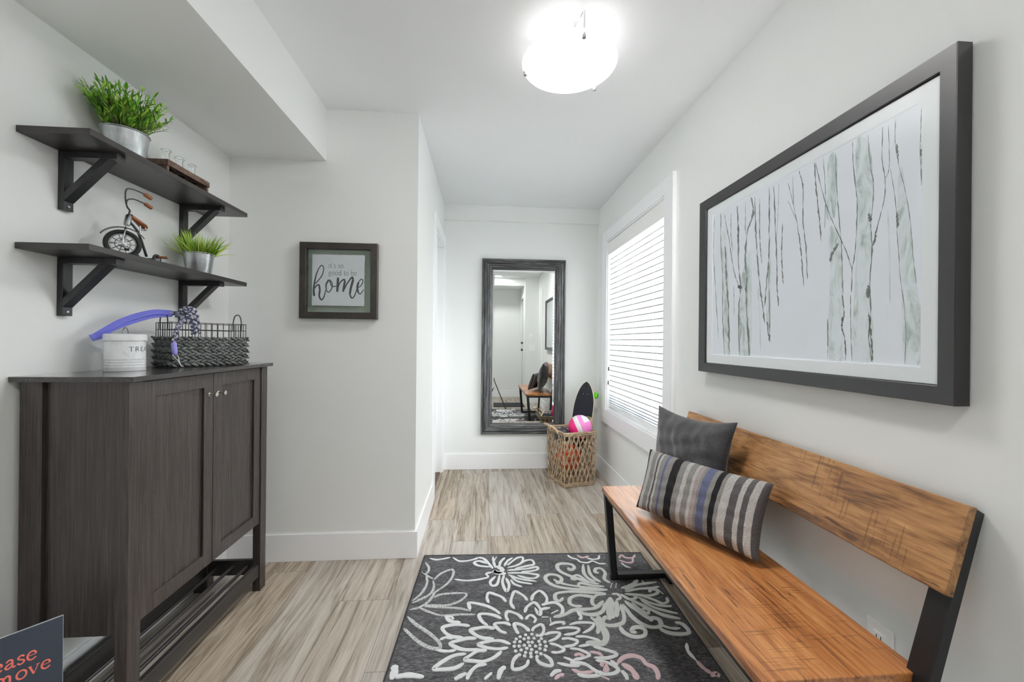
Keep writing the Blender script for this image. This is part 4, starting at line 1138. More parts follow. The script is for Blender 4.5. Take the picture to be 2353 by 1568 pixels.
strap(m, [tinloop, tinloop+(knot-tinloop)*0.33+Z*0.026, tinloop+(knot-tinloop)*0.7+Z*0.027, knot+Z*0.004], 0.0205, 0.003, up_=(0.77,-0.64,0.35))
strap(m, [tinloop, tinloop+(knot-tinloop)*0.33+Z*0.012, tinloop+(knot-tinloop)*0.7+Z*0.013, knot-Z*0.004], 0.016, 0.003, up_=(0.77,-0.64,0.35))
strap(m, [tinloop+Vector((-0.004,-0.010,-0.006)), tinloop+Vector((0.004,0.004,0.000)), tinloop+Vector((0.030,0.022,0.012))], 0.022, 0.005, up_=(0.77,-0.64,0.35))
m.build('strap', 'purple_strap', le, smooth=40)
def braid(mb, pts, R=0.0075, turns=9, rr=0.0042):
    P = catmull(pts, 14); N = len(P)
    for s in range(4):
        Q = []
        for i, p in enumerate(P):
            d = (P[min(i+1, N-1)]-P[max(i-1, 0)]).normalized()
            a1 = Vector((0.77,-0.64,0)); a1 = (a1 - d*a1.dot(d)).normalized(); a2 = d.cross(a1)
            ph = 2*PI*turns*i/(N-1)*(1 if s < 2 else -1) + s*PI
            Q.append(p + a2*R*cos(ph) + a1*R*0.5*sin(ph*2+s))
        mb.tube(Q, rr, 7)
m = MB()
fr = Vector((0.77, -0.64, 0))*0.012
braid(m, [knot, knot+ea*0.008+Z*0.004, wp(0.030,-0.014,0.190), wp(0.006,-0.030,0.150), wp(-0.004,-0.028,0.095)], 0.0062, 9, 0.0036)
braid(m, [knot+ea*0.02-Z*0.012, wp(0.040,0.03,0.222), wp(0.055,0.02,0.232), wp(0.070,0.0,0.222), wp(0.072,-0.020,0.185), wp(0.074,-0.022,0.135)], 0.0070, 9, 0.0042)
braid(m, [wp(0.055,0.02,0.232), wp(0.048,-0.012,0.205), wp(0.058,-0.026,0.165), wp(0.060,-0.026,0.130)], 0.0062, 7, 0.0038)
m.build('rope', 'braided_rope', le, smooth=60)
m = MB().tube([wp(-0.004,-0.028,0.100), wp(-0.003,-0.028,0.092), wp(0.000,-0.028,0.058), wp(0.001,-0.028,0.052)], [0.006,0.009,0.009,0.006], 12); m.build('end_wrap', 'lilac_tape', le, smooth=40)
m = MB()
q0 = wp(0.001,-0.028,0.050)
m.tube(catmull([q0+ea*0.006, q0+ea*0.010-Z*0.008, wp(0.018,-0.028,0.010), wp(0.026,-0.028,0.004), wp(0.020,-0.028,0.008), wp(0.008,-0.028,0.030), q0-ea*0.006-Z*0.004, q0-ea*0.004+Z*0.002], 6), 0.0022, 8)
ring(m, q0, 0.007, 0.0016, ea, Z, 20, 6)
m.build('metal_clip', 'chrome', le, smooth=60)

# ================================================================== card sign standing on the floor beside the cabinet
e1 = Vector((0.63, 0.775, 0)).normalized(); nr = Vector((0.775, -0.63, 0)).normalized()
cr = Vector((-1.140, 1.190, 0))
card = thing('card_sign', cr - e1*0.13, 'dark slate-blue card sign with coral lettering, standing by the near end of the cabinet', 'sign')
CWd, CHt = 0.262, 0.4285
def cp(u, v, d): return cr + e1*(u) + Z*v + nr*d
m = MB().hexa([cp(-CWd,0,0), cp(0,0,0), cp(0,0,0.004), cp(-CWd,0,0.004), cp(-CWd,CHt,0), cp(0,CHt,0), cp(0,CHt,0.004), cp(-CWd,CHt,0.004)]); m.build('board', 'card_edge', card)
m = MB().hexa([cp(-CWd+.001,0.001,0.004), cp(-.001,0.001,0.004), cp(-.001,0.001,0.0044), cp(-CWd+.001,0.001,0.0044), cp(-CWd+.001,CHt-.001,0.004), cp(-.001,CHt-.001,0.004), cp(-.001,CHt-.001,0.0044), cp(-CWd+.001,CHt-.001,0.0044)]); m.build('printed_face', 'card_face', card)
m = MB().hexa([cp(-0.16,0,-0.09), cp(-0.10,0,-0.09), cp(-0.10,0,-0.086), cp(-0.16,0,-0.086), cp(-0.16,0.24,-0.004), cp(-0.10,0.24,-0.004), cp(-0.10,0.24,0.0), cp(-0.16,0.24,0.0)]); m.build('strut', 'card_edge', card)
m = MB()
to_c = lambda u, v, h: cp(u, v, 0.0044+h)
sz = 0.0215
for txt, end, v in (('please', -0.0455, 0.3425), ('remove', -0.021, 0.3035)):
    write(m, txt, sz, 0.0042, to_c, u=end-text_len(txt, sz, 0.04), v=v, h=0.0003, gap=0.04)
tag(m.build('lettering', 'coral_ink', card), 'coral serif lettering')

# ================================================================== framed word sign on the facing wall
X0, X1, Z0_, Z1_ = -0.972, -0.568, 1.302, 1.708
wsn = thing('framed_sign', ((X0+X1)/2, YF, (Z0_+Z1_)/2), 'small square dark-framed sign with handwritten "home" lettering on the facing wall', 'framed sign')
AX, AZ, AN = (1,0,0), (0,0,1), (0,-1,0)
m = MB().frame((0, YF-0.0005, 0), AX, AZ, AN, X0, X1, Z0_, Z1_, [(0.001,0),(0,0.002),(0,0.034),(0.0015,0.036),(0.033,0.036),(0.0345,0.0345),(0.0345,0.008),(0.030,0.0)], 0, 0); m.build('frame', 'sign_frame_wood', wsn, smooth=30)
m = MB().box(X0+0.03, X1-0.03, YF-0.008, YF-0.004, Z0_+0.03, Z1_-0.03); m.build('backing', 'backing_green', wsn)
# paper with a torn edge
random.seed(4)
px0, px1, pz0, pz1 = -0.9095, -0.637, 1.3715, 1.6455
edge = []
for a, b in (((px0,pz0),(px1,pz0)), ((px1,pz0),(px1,pz1)), ((px1,pz1),(px0,pz1)), ((px0,pz1),(px0,pz0))):
    for i in range(36):
        s = i/36; edge.append((a[0]+(b[0]-a[0])*s+random.uniform(-.0011,.0011), a[1]+(b[1]-a[1])*s+random.uniform(-.0011,.0011)))
yp = YF-0.0245
m = MB(); n_ = len(edge)
m.add([(x, yp, z) for x, z in edge] + [(x, yp+0.0008, z) for x, z in edge], [tuple(range(n_)), tuple(range(n_, 2*n_))[::-1]] + [(i, (i+1) % n_, n_+(i+1) % n_, n_+i) for i in range(n_)])
paper = m.build('paper', 'torn_paper', wsn)
m = MB().box(-0.80, -0.75, YF-0.0238, YF-0.008, 1.48, 1.53); m.build('spacer', 'backing_green', wsn)
m = MB()
to_p = lambda u, v, h: Vector((u, yp-0.0002-h, v))
K = 1.0/2.86e3  # traced stroke unit to metres
for s in HOME:
    w0, w1 = s[0]*0.00040, s[1]*0.00040
    pts = [(s[i]/1e4, s[i+1]/1e4) for i in range(2, len(s), 2)]
    m.ribbon(pts, (lambda q, w0=w0, w1=w1: w0+(w1-w0)*q), to_p, 0.0003+0.00003*(HOME.index(s) % 5), 0, n=7, taper=0.8)
tag(m.build('script_lettering', 'script_ink', paper), 'charcoal handwritten lettering')
m = MB()
write(m, "it's so", 0.0165, 0.0026, to_p, u=-0.8265, v=1.5745, h=0.0003, gap=0.08)
write(m, "good to be", 0.0175, 0.0026, to_p, u=-0.8255, v=1.5355, h=0.0003, gap=0.02)
tag(m.build('serif_lettering', 'thin_ink', paper), 'thin grey serif lettering')
m = MB().box(X0+0.032, X1-0.032, YF-0.0335, YF-0.0315, Z0_+0.032, Z1_-0.032); m.build('glazing', 'picture_glass', wsn)

# ================================================================== tall mirror on the back wall
mx0, mx1, mz0, mz1 = -0.008, 0.7745, 0.326, 1.9545
mir = thing('wall_mirror', ((mx0+mx1)/2, YB, (mz0+mz1)/2), 'tall mirror in a weathered grey ribbed frame on the hallway end wall', 'mirror')
prof = [(0.0,0.0),(0.0,0.026),(0.004,0.034),(0.014,0.036),(0.020,0.030),(0.026,0.036),(0.038,0.040),(0.046,0.034),(0.052,0.038),(0.062,0.036),(0.070,0.028),(0.076,0.030),(0.084,0.026),(0.090,0.016),(0.096,0.014),(0.100,0.008)]
m = MB().frame((0, YB-0.0005, 0), AX, AZ, AN, mx0, mx1, mz0, mz1, prof, 0, 1); m.build('frame', ['weathered_level', 'weathered_upright'], mir, smooth=20)
m = MB()
gx0, gx1, gz0, gz1 = mx0+0.094, mx1-0.094, mz0+0.094, mz1-0.094
m.box(gx0, gx1, YB-0.006, YB-0.001, gz0, gz1)
glass = m.build('mirror_glass', 'mirror_glass', mir)
bv = 0.022
m = MB()
O = [(gx0+.004,gz0+.004),(gx1-.004,gz0+.004),(gx1-.004,gz1-.004),(gx0+.004,gz1-.004)]; I = [(gx0+bv,gz0+bv),(gx1-bv,gz0+bv),(gx1-bv,gz1-bv),(gx0+bv,gz1-bv)]
V = [(x, YB-0.0064, z) for x, z in O] + [(x, YB-0.0078, z) for x, z in I]
m.add(V, [(k, (k+1) % 4, 4+(k+1) % 4, 4+k) for k in range(4)] + [(4,5,6,7)])
m.build('bevelled_edge', 'mirror_glass', mir)

# ================================================================== big birch print in a black frame on the window wall
pic = thing('framed_print', (XR, 1.346, 1.46), 'large black-framed print of bare birch trunks on the wall above the bench', 'picture')
PY0, PY1, PZ0, PZ1 = 0.8165, 1.8770, 1.0545, 1.8660
O_ = (XR-0.003, 0, 0); A_y, A_z, A_n = (0,1,0), (0,0,1), (-1,0,0)
m = MB().frame(O_, A_y, A_z, A_n, PY0, PY1, PZ0, PZ1, [(0.003,0.0),(0.0,0.002),(0.0,0.038),(0.0015,0.0398),(0.040,0.0315),(0.0418,0.030),(0.0418,0.024),(0.0455,0.0235),(0.0455,0.010)], 0, 0); m.build('frame', 'black_frame', pic, smooth=25)
m = MB().box(XR-0.020, XR-0.016, PY0+0.04, PY1-0.04, PZ0+0.034, PZ1-0.034); m.build('backing', 'card_edge', pic)
wy0, wy1, wz0, wz1 = 0.902, 1.790, 1.138, 1.782
m = MB()
xm = XR-0.0265
yy = [PY0+0.044, wy0, wy1, PY1-0.044]; zz = [PZ0+0.044, wz0, wz1, PZ1-0.044]
m.frame((XR-0.0205, 0, 0), A_y, A_z, A_n, PY0+0.042, PY1-0.042, PZ0+0.040, PZ1-0.040, [(0,0),(0,0.0062),(wy0-PY0-0.042-0.0022,0.0062),(wy0-PY0-0.042,0.004),(wy0-PY0-0.042,0.0)], 0, 0)
m.build('mat_board', 'mat_board', pic)
m = MB().box(XR-0.0235, XR-0.0202, wy0-0.02, wy1+0.02, wz0-0.02, wz1+0.02); art = m.build('art_paper', 'art_paper', pic)
xa = XR-0.0236
random.seed(11)
to_b = lambda u, v, h: Vector((xa-h, min(max(u, wy0+0.001), wy1-0.001), min(max(v, wz0+0.001), wz1-0.001)))
m = MB()
for q in WASH:
    pts = catmull([(q[i]/1000, q[i+1]/1000, 0) for i in range(0, len(q), 2)], 5, closed=True)
    pts = [to_b(p.x+random.uniform(-.0015,.0015), p.y, 0.00008) for p in pts]
    c = sum(pts, Vector())/len(pts)
    n_ = len(pts)
    m.add(pts, [tuple(range(n_))])
for s in BIRCH:
    if s[1] != 1: continue
    pts = [(s[i]/1000, s[i+1]/1000) for i in range(2, len(s), 2)]
    m.ribbon(pts, s[0]/1e4, to_b, 0.00016, 0, n=6, taper=0.3)
m.build('wash_pattern', 'print_wash', art)
m = MB()
for s in BIRCH:
    if s[1] != 0: continue
    pts = [(s[i]/1000, s[i+1]/1000) for i in range(2, len(s), 2)]
    ph = random.random()*9
    w = s[0]/1e4*0.95
    P = catmull([(p[0], p[1], 0) for p in pts], 10) if len(pts) > 2 else [Vector((pts[0][0]+(pts[1][0]-pts[0][0])*k/10, pts[0][1]+(pts[1][1]-pts[0][1])*k/10, 0)) for k in range(11)]
    P = [(p.x+random.uniform(-.16, .16)*w*1.2, p.y) for p in P]
    m.ribbon(P, (lambda q, w=w, ph=ph: w*(0.62+0.42*sin(q*17+ph)*sin(q*41+ph*2)+0.1*sin(q*90))), to_b, 0.00024, 0, n=1, taper=0.2)
m.build('ink_pattern', 'print_ink', art)
m = MB().box(XR-0.0278, XR-0.0268, PY0+0.042, PY1-0.042, PZ0+0.04, PZ1-0.04); m.build('glazing', 'print_glazing', pic)

# ================================================================== bench
BY0, BY1, BXF, BXR, BZ = 0.820, 1.985, 0.605, 0.982, 0.465
ben = thing('bench', (0.80, (BY0+BY1)/2, 0), 'reclaimed wood bench with a slanted plank back and black steel frame', 'bench')
def slab(mb, y0, y1, prof, ny=26, jit=0.0012):
    # a plank with slightly uneven edges; prof = corner loop in (x, z)
    V = []; n_ = len(prof)
    for i in range(ny+1):
        y = y0+(y1-y0)*i/ny
        for x, z in prof: V.append((x+random.uniform(-jit, jit), y + (random.uniform(-jit, jit) if i in (0, ny) else 0), z+random.uniform(-jit, jit)*0.35))
    mb.add(V, [(i*n_+k, i*n_+(k+1) % n_, (i+1)*n_+(k+1) % n_, (i+1)*n_+k) for i in range(ny) for k in range(n_)] + [tuple(range(n_))[::-1], tuple(ny*n_+k for k in range(n_))])
m = MB(); slab(m, BY0, BY1, [(BXF, BZ-0.026), (BXR, BZ-0.026), (BXR, BZ), (BXF, BZ)]); m.build('seat', 'bench_wood', ben, bevel=0.003)
# backrest plank leaning to the wall
bt, bb = Vector((1.046, 0, 0.846)), Vector((0.989, 0, 0.655)); bn = Vector((0.957, 0, -0.288))*0.020
m = MB(); slab(m, 0.787, 1.968, [(bb.x, bb.z), (bb.x+bn.x, bb.z+bn.z), (bt.x+bn.x, bt.z+bn.z), (bt.x, bt.z)], jit=0.0010); m.build('backrest', 'bench_back_wood', ben, bevel=0.0025)
fd = (bt-bb).normalized(); off0 = bb + bn*1.04
def xs_at(z): return off0.x + fd.x/fd.z*(z-off0.z)
for y0, y1 in ((0.790, 0.836), (1.915, 1.961)):
    # upright: from the floor, kinked back above the seat
    xb = lambda z: xs_at(z)
    q = [(0.928, 0.0), (0.952, 0.0), (xb(0.47)+0.026, 0.455), (xb(0.832)+0.022, 0.826), (xb(0.838), 0.838), (xb(0.47)-0.002, 0.455)]
    z1_ = 0.455
    m = MB()
    V = [(x, y, z) for y in (y0, y1) for x, z in q]
    m.add(V, [(0,1,2,5),(5,2,3,4),(7,6,11,8),(8,11,10,9),(0,6,7,1),(1,7,8,2),(2,8,9,3),(3,9,10,4),(4,10,11,5),(5,11,6,0)])
    m.build('upright', 'black_metal', ben, bevel=0.0015)
GZ0 = 0.0085       # the front feet stand on the rug
for y0, y1 in ((0.835, 0.873), (1.951, 1.985)):
    m = MB().hexa([(0.649,y0,GZ0),(0.683,y0,GZ0),(0.683,y1,GZ0),(0.649,y1,GZ0),(0.613,y0,BZ-0.026),(0.647,y0,BZ-0.026),(0.647,y1,BZ-0.026),(0.613,y1,BZ-0.026)]); m.build('leg', 'black_metal', ben, bevel=0.002)
    m = MB().box(0.683, 0.928, y0, y1, GZ0, 0.034); m.build('floor_rail', 'black_metal', ben, bevel=0.002)
    m = MB().box(0.647, 0.942, y0, y1, BZ-0.052, BZ-0.026); m.build('seat_support', 'black_metal', ben, bevel=0.002)
m = MB().box(0.622, 0.645, 0.873, 1.951, BZ-0.056, BZ-0.027); m.build('front_rail', 'black_metal', ben, bevel=0.002)

# ================================================================== cushions on the bench
def cushion(name, mat, BL, BR, TL, TR, th, label, cat, n=34, mrow=26, seed=1, pinch=0.07, wr=0.004, power=0.5):
    random.seed(seed)
    BL, BR, TL, TR = map(Vector, (BL, BR, TL, TR))
    nn = (BR-BL).cross(TL-BL).normalized()
    ph = [random.uniform(0, 6.28) for _ in range(8)]
    V, uvs = [], []
    def pos(u, v, side):
        # edges drawn in between the corners, belly in the middle
        uu, vv = 2*u-1, 2*v-1
        pu = 1 - pinch*(1-vv*vv)*1.0
        pv = 1 - pinch*(1-uu*uu)*1.0
        u2 = (uu*pu*0.5+0.5); v2 = (vv*pv*0.5+0.5)
        P = BL*(1-u2)*(1-v2) + BR*u2*(1-v2) + TL*(1-u2)*v2 + TR*u2*v2
        b = max(0.0, (1-abs(uu)**2.6)*(1-abs(vv)**2.6))**power
        rim = min(1, 6*min(u, 1-u, v, 1-v))
        w_ = wr*b*(sin(9*uu+4*vv+ph[0])*0.5 + sin(17*vv-6*uu+ph[1])*0.35 + sin(23*uu+11*vv+ph[2])*0.25)
        cr_ = wr*2.2*(abs(uu)**3*(sin(26*vv+ph[3])) + abs(vv)**3*sin(24*uu+ph[4]))*rim*0.5*b
        return P + nn*side*(th/2*b + w_ + cr_)
    idx = {}
    for side in (1, -1):
        for j in range(mrow+1):
            for i in range(n+1):
                if side == -1 and (i in (0, n) or j in (0, mrow)):
                    idx[(side, i, j)] = idx[(1, i, j)]; continue
                idx[(side, i, j)] = len(V); V.append(pos(i/n, j/mrow, side)); uvs.append((i/n, j/mrow))
    F = []
    for side in (1, -1):
        for j in range(mrow):
            for i in range(n):
                q = [idx[(side, i, j)], idx[(side, i+1, j)], idx[(side, i+1, j+1)], idx[(side, i, j+1)]]
                F.append(q if side == 1 else q[::-1])
    lo = min(V, key=lambda p: p.z)
    m = MB(); m.add(V, F)
    o = m.build(name, mat, origin=((BL+BR)/2), smooth=70)
    me = o.data
    ul = me.uv_layers.new(name='cloth')
    for lp in me.loops: ul.data[lp.index].uv = uvs[lp.vertex_index]
    sub = o.modifiers.new('soft', 'SUBSURF'); sub.levels = 1; sub.render_levels = 1
    return tag(o, label, cat)
cushion('throw_cushion', 'charcoal_fabric', (0.790, 1.872, 0.482), (0.914, 1.440, 0.482), (0.857, 1.902, 0.893), (0.985, 1.470, 0.893), 0.13,
        'plain charcoal square cushion leaning on the bench back', 'cushion', seed=2, pinch=0.15, wr=0.010, power=0.62)
cushion('lumbar_cushion', 'striped_fabric', (0.661, 1.689, 0.480), (0.896, 1.226, 0.480), (0.737, 1.722, 0.726), (0.974, 1.262, 0.728), 0.10,
        'grey and blue striped oblong cushion propped against the charcoal one', 'cushion', seed=6, pinch=0.055, wr=0.0042)

# ================================================================== rug
RO = Vector((-0.3055, 2.238, 0.0005)); ra = -0.0291
ru = Vector((cos(ra), sin(ra), 0)); rv = Vector((sin(ra), -cos(ra), 0))
RW, RL, RT = 1.2025, 1.74, 0.007
rug = thing('area_rug', RO + ru*RW/2 + rv*RL/2, 'charcoal area rug with raised white and silver flowers in front of the bench', 'rug')
def rp(u, v, h): return RO + ru*u + rv*v + Z*h
m = MB()
NU, NV = 40, 60
def edge_w(i, n_): return 0.0
out_ = []
m.hexa([rp(0,0,0), rp(0,RL,0), rp(RW,RL,0), rp(RW,0,0), rp(0.003,0.003,RT), rp(0.003,RL-0.003,RT), rp(RW-0.003,RL-0.003,RT), rp(RW-0.003,0.003,RT)])
m.build('rug_field', 'rug_field', rug, bevel=0.002)
m = MB()
for a, b in (((0,0),(RW,0)), ((RW,0),(RW,RL)), ((RW,RL),(0,RL)), ((0,RL),(0,0))):
    m.tube([rp(a[0], a[1], 0.0042), rp(b[0], b[1], 0.0042)], 0.0042, 6)
m.build('bound_edge', 'mat_border', rug, smooth=60)
m = MB()
HT = 0.0026
def to_r(u, v, h):
    return rp(min(max(u, 0.006), RW-0.006), min(max(v, 0.006), RL-0.006), RT-0.0003+h)
random.seed(8)
for s in RUG:
    w = s[0]/1000*(1.12 if s[1] == 3 else 1.14)
    pts = [(s[i]/1000, s[i+1]/1000) for i in range(2, len(s), 2)]
    ph = random.random()*6
    hr_ = HT + random.uniform(-0.0007, 0.0007)
    m.ribbon(pts, (lambda q, w=w, ph=ph: w*(1+0.12*sin(q*13+ph))), to_r, hr_, s[1], n=5, taper=0.35)
    if min(p[1] for p in pts) < 0.66:      # the motif repeats, turned around, on the far half of the rug (mirror view)
        p2_ = [(RW-p[0], RL-0.02-p[1]) for p in pts]
        m.ribbon(p2_, w, to_r, hr_, s[1], n=4, taper=0.35)
dc = (0.519, 0.672)
dots = [(0,0)] + [(0.020*cos(a), 0.020*sin(a)) for a in [k*2*PI/6+.2 for k in range(6)]] + [(0.040*cos(a), 0.040*sin(a)) for a in [k*2*PI/12 for k in range(12)]] + [(0.058*cos(a), 0.058*sin(a)) for a in [k*2*PI/17+.1 for k in range(17)]]
for c0 in (dc, (RW-dc[0], RL-0.02-dc[1])):
    for dx, dy in dots:
        dx += random.uniform(-.003,.003); dy += random.uniform(-.003,.003)
        m.ellipsoid(to_r(c0[0]+dx*1.05, c0[1]+dy, 0.001), ru*0.0075, rv*0.0075, Z*0.0045, 8, 6)
pt = m.build('floral_pattern', ['rug_white', 'rug_pink', 'rug_speckle', 'rug_silver'], rug, smooth=28)

# ================================================================== wicker basket of sports things by the window corner
bu = Vector((0.965, 0.262, 0)); bv_ = Vector((-0.262, 0.965, 0)); BO = Vector((0.668, 3.208, 0.0))
WU, WV, BHt = 0.290, 0.318, 0.448
bas = thing('wicker_basket', BO + bu*WU/2 + bv_*WV/2, 'tall open-weave wicker basket filled with sports gear in front of the mirror', 'basket')
def bp(u, v, z):
    fl = 0.93 + 0.07*z/BHt + 0.03*sin(PI*z/BHt)
    return BO + bu*((u-0.5)*fl+0.5)*WU + bv_*((v-0.5)*fl+0.5)*WV + Z*z
def face_pt(f, s, z, o=0.0):
    u, v, n_ = ((s, 0, -bv_), (1, s, bu), (1-s, 1, bv_), (0, 1-s, -bu))[f]
    return bp(u, v, z) + n_*o
random.seed(13)
m = MB()
NS = 7
ztop, zbot = BHt-0.022, 0.030
for f in range(4):
    for sgn in (1, -1):
        for k in range(-5, NS+6):
            sh = 0.50*sgn
            pts = []
            for i in range(21):
                q = i/20
                s_ = (k+0.5)/NS + sh*(q-0.5)
                if s_ < -0.0 or s_ > 1.0: continue
                o = 0.0042*sin(PI*(q*NS*1.0+k+ (0 if sgn > 0 else 1)))*sgn
                pts.append(face_pt(f, s_, zbot + (ztop-zbot)*q, o + 0.001*sgn) + Vector((random.uniform(-.0006,.0006), random.uniform(-.0006,.0006), 0)))
            if len(pts) >= 3:
                m.tube(pts, 0.0037, 6)
                off_ = (bu if f in (0, 2) else bv_)*0.0072
                m.tube([p+off_ for p in pts], 0.0031, 6)
m.build('lattice_weave', 'wicker', bas, smooth=60)
m = MB()
def rope_ring(mb, z, r, lay, tw=18):
    per_ = []
    for f in range(4):
        for i in range(24): per_.append(face_pt(f, i/24, z))
    N = len(per_)
    for s in range(3):
        Q = []
        for i, p in enumerate(per_):
            c = (bp(0.5, 0.5, z)); o = (p-c); o.z = 0; o.normalize()
            a = 2*PI*tw*i/N + s*2*PI/3
            Q.append(p + o*cos(a)*lay + Z*sin(a)*lay)
        mb.tube(Q, r, 6, closed=True)
rope_ring(m, BHt-0.008, 0.0058, 0.0058); rope_ring(m, BHt-0.022, 0.005, 0.0045, 16)
m.build('rim', 'wicker', bas, smooth=60)
m = MB(); rope_ring(m, 0.010, 0.0058, 0.0052); rope_ring(m, 0.024, 0.005, 0.0045, 16)
for i in range(9): m.tube([bp(0.02+0.96*i/8, 0.0, 0.009), bp(0.02+0.96*i/8, 1.0, 0.009)], 0.006, 6)
for i in range(9): m.tube([bp(0.0, 0.02+0.96*i/8, 0.015), bp(1.0, 0.02+0.96*i/8, 0.015)], 0.006, 6)
m.build('base', 'wicker', bas, smooth=60)
for f in range(4):
    m = MB().tube([face_pt(f, 0.0, z_, 0.002) for z_ in (0.02, 0.12, 0.25, 0.35, BHt-0.02)], 0.006, 8)
    m.build('corner_stake', 'wicker', bas, smooth=60)
def handle(f, out, up_):
    m = MB(); n_ = (-bv_, bu, bv_, -bu)[f]
    for dd in (0.0, 0.011):
        P = [face_pt(f, 0.27, BHt-0.03, 0.004+dd*0.3), face_pt(f, 0.28, BHt+up_*0.35, out*0.4+dd), face_pt(f, 0.36, BHt+up_*0.9, out*0.9+dd), face_pt(f, 0.5, BHt+up_, out+dd), face_pt(f, 0.64, BHt+up_*0.9, out*0.9+dd), face_pt(f, 0.72, BHt+up_*0.35, out*0.4+dd), face_pt(f, 0.73, BHt-0.03, 0.004+dd*0.3)]
        m.tube(catmull(P, 6), 0.0058, 8)
    m.build('handle', 'wicker', bas, smooth=60)
handle(3, 0.085, 0.052); handle(1, 0.020, 0.085)

# volleyball, pink with white panels
VB = Vector((0.836, 3.370, 0.466)); VR = 0.100
def ball(name, c, r, mats, fn, label, cat, n=48, mm=28, groove=None):
    V, F, MI = [], [], []
    for j in range(mm+1):
        t_ = -PI/2 + PI*j/mm
        for k in range(n):
            a = 2*PI*k/n
            d = Vector((cos(t_)*cos(a), cos(t_)*sin(a), sin(t_)))
            rr = r - (groove(d) if groove else 0)
            V.append(c + d*rr)
    for j in range(mm):
        for k in range(n):
            k2 = (k+1) % n
            F.append((j*n+k, j*n+k2, (j+1)*n+k2, (j+1)*n+k))
            cc = (V[j*n+k]+V[(j+1)*n+k2])/2 - c
            MI.append(fn(cc.normalized()))
    m = MB(); m.v = V; m.f = [list(f) for f in F]; m.mi = MI
    o = m.build(name, mats, origin=c-Vector((0,0,r)), smooth=70)
    return tag(o, label, cat)
vn = (Vector((0,0,EYE)) - VB).normalized()       # the face turned to the room
va = Vector((0.93, 0.05, 0.36)).normalized(); va = (va - vn*va.dot(vn)).normalized(); vb = vn.cross(va)
def vfn(d):
    u, w = d.dot(va), d.dot(vb)
    if -0.30 < u < 0.10: return 1
    if u <= -0.30: return 1 if (-0.85 < w < -0.45 and u < -0.55) else 0
    if u > 0.45 and w > 0.15: return 1
    return 2
ball('volleyball', VB, VR, ['ball_pink', 'ball_white', 'ball_light_pink'], vfn, 'bright pink and white volleyball on top of the wicker basket', 'ball', 200, 120,
     groove=lambda d: 0.0018 if min(abs(d.dot(va)+0.30), abs(d.dot(va)-0.10), abs(d.dot(va)-0.5)) < 0.022 else 0)
BBc = Vector((0.742, 3.390, 0.205)); BR2 = 0.112
ball('basketball', BBc, BR2, ['ball_orange', 'rubber'], lambda d: 1 if (min(abs(d.z-0.25*d.x), abs(d.x+0.3*d.z), abs(abs(d.y)-0.62)) < 0.022) else 0,
     'orange ball seen through the weave inside the wicker basket', 'ball', 140, 90, groove=lambda d: 0.002 if min(abs(d.z-0.25*d.x), abs(d.x+0.3*d.z), abs(abs(d.y)-0.62)) < 0.022 else 0)
DBc = Vector((0.680, 3.372, 0.398)); DR = 0.068
ball('dark_ball', DBc, DR, ['dark_vinyl', 'rubber'], lambda d: 1 if min(abs(d.x), abs(d.z)) < 0.03 else 0, 'dark grey ball just showing over the rim of the wicker basket', 'ball', 56, 36,
     groove=lambda d: 0.0014 if min(abs(d.x), abs(d.z)) < 0.03 else 0)

# skateboard standing in the basket
sk = thing('skateboard', (0.83, 3.47, 0.30), 'small black-topped skateboard with green wheels standing up in the wicker basket', 'skateboard')
s0, s1 = Vector((0.838, 3.462, 0.275)), Vector((0.952, 3.575, 0.828))
sv = (s1-s0).normalized(); sw0 = Vector((0.75, -0.66, 0)); sw = (sw0 - sv*sw0.dot(sv)).normalized(); sn = sw.cross(sv).normalized()
if sn.y > 0: sn = -sn
SLn = (s1-s0).length
def halfw(t):
    if t < 0.30: return 0.042 + 0.052*sin(PI/2*t/0.30)
    if t < 0.55: return 0.094 + 0.006*sin(PI/2*(t-.3)/.25)
    q = (t-0.55)/0.45
    return 0.100*max(0.0, 1-q**2.1)**0.62
NT_ = 40
def deck(mb, d0, d1, shrink):
    Lp = [(halfw(i/NT_)-shrink, i/NT_) for i in range(NT_+1)]
    loop = [(max(w, 0.0), t_) for w, t_ in Lp] + [(-max(w, 0.0), t_) for w, t_ in Lp[::-1]]
    n_ = len(loop)
    bend = lambda t_: 0.012*max(0, t_-0.72)/0.28
    V = [s0 + sv*SLn*t_ + sw*w + sn*(d+bend(t_)) for d in (d0, d1) for w, t_ in loop]
    F = [(i, (i+1) % n_, n_+(i+1) % n_, n_+i) for i in range(n_)]
    for d in (0, 1):
        for i in range(NT_):
            F.append((d*n_+i, d*n_+i+1, d*n_+n_-2-i, d*n_+n_-1-i))
    mb.add(V, F)
m = MB(); deck(m, -0.006, 0.004, 0.0); m.build('deck', 'deck_wood', sk)
m = MB(); deck(m, 0.0039, 0.0048, 0.0045); tag(m.build('grip_tape', 'grip_tape', sk), 'black grip tape')
tc = s0 + sv*SLn*0.85
for a, b in ((-1,-1),(1,-1),(-1,1),(1,1)):
    m = MB()
    c = tc + sw*a*0.0205 + sv*b*0.0275*0.95 + sn*(0.006+0.006*(0.5+0.3*b))
    m.ellipsoid(c, sw*0.0042, sv*0.0042, sn*0.0016, 10, 6)
    m.build('bolt', 'chrome', sk, smooth=60)
tk = tc - sn*0.0215 - sv*0.02
m = MB().beam(tk + sv*0.03 + sn*0.007, tk - sv*0.03 + sn*0.007, 0.045, 0.018, upv=sn); m.beam(tk + sn*0.015, tk - sn*0.036, 0.022, 0.03, upv=sv); m.tube([tk - sn*0.036 - sw*0.055, tk - sn*0.036 + sw*0.055], 0.008, 10)
m.build('truck', 'steel', sk)
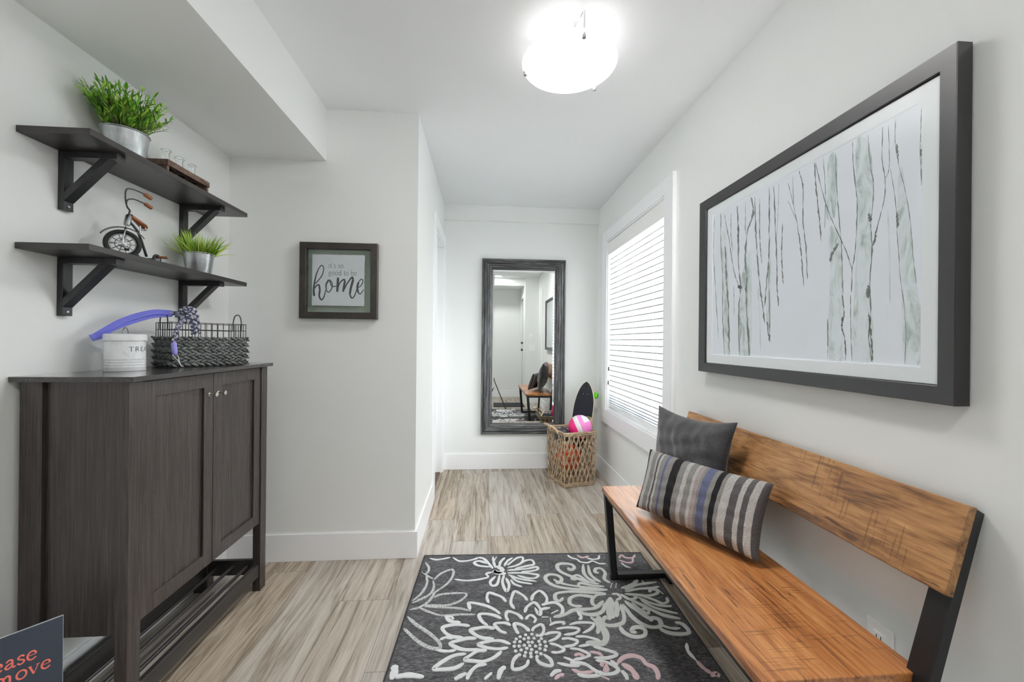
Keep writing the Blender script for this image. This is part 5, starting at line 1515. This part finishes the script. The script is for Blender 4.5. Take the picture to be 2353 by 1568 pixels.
for a in (-1, 1):
    c = tk - sn*0.036 + sw*a*0.074
    m = MB().lathe([(0.006,-0.018),(0.018,-0.018),(0.0255,-0.014),(0.0275,-0.006),(0.0275,0.006),(0.0255,0.014),(0.018,0.018),(0.006,0.018),(0.006,-0.018)], (0,0,0), 28, M4=Matrix.Translation(c) @ sw.to_track_quat('Z','Y').to_matrix().to_4x4())
    w_ = m.build('wheel', 'green_urethane', sk, smooth=50)
    m = MB().tube([c - sw*0.019, c + sw*0.019], 0.007, 10); m.build('axle_nut', 'steel', w_, smooth=40)

# ================================================================== behind the camera, seen only in the mirror
mat = thing('door_mat', (0.49, 0.02, 0), 'dark grey rectangular door mat in the entry, seen only in the mirror', 'mat')
m = MB().box(0.20, 0.78, -0.24, 0.26, 0.0005, 0.007); m.build('rubber_border', 'mat_border', mat, bevel=0.002)
m = MB().box(0.235, 0.745, -0.205, 0.225, 0.0065, 0.0105); m.build('pile', 'mat_grey', mat, bevel=0.002)
tp = thing('tripod', (0.0, -0.06, 0), 'black photo tripod with slim legs in the entry, seen only in the mirror', 'tripod')
top = Vector((0, -0.06, 1.0))
m = MB().tube([(0,-0.06,0.86),(0,-0.06,1.09)], 0.014, 14); m.build('centre_column', 'black_metal', tp, smooth=40)
m = MB().lathe([(0,1.09),(0.024,1.09),(0.028,1.10),(0.028,1.115),(0.012,1.125),(0,1.125)], (0,-0.06,0), 20); m.build('head_plate', 'black_metal', tp, smooth=40)
m = MB().lathe([(0,0.985),(0.035,0.985),(0.04,0.995),(0.04,1.015),(0.03,1.025),(0,1.025)], (0,-0.06,0), 20); m.build('shoulder', 'black_metal', tp, smooth=40)
for foot in ((0.415, 0.455), (-0.52, 0.20), (0.05, -0.70)):
    f3 = Vector((foot[0], foot[1], 0.008)); d = f3 - top
    m = MB().tube([top+d*0.03, top+d*0.5], 0.014, 12); lg = m.build('leg', 'black_metal', tp, smooth=40)
    m = MB().tube([top+d*0.5, f3], 0.009, 12); m.build('lower_section', 'black_metal', lg, smooth=40)
    m = MB().tube([top+d*0.47, top+d*0.52], 0.018, 12); m.build('clamp', 'dark_grey_paint', lg, smooth=40)
    m = MB().ellipsoid(f3 + Vector((0,0,0.004)), (0.014,0,0), (0,0.014,0), (0,0,0.012), 12, 8); m.build('rubber_foot', 'rubber', lg, smooth=60)
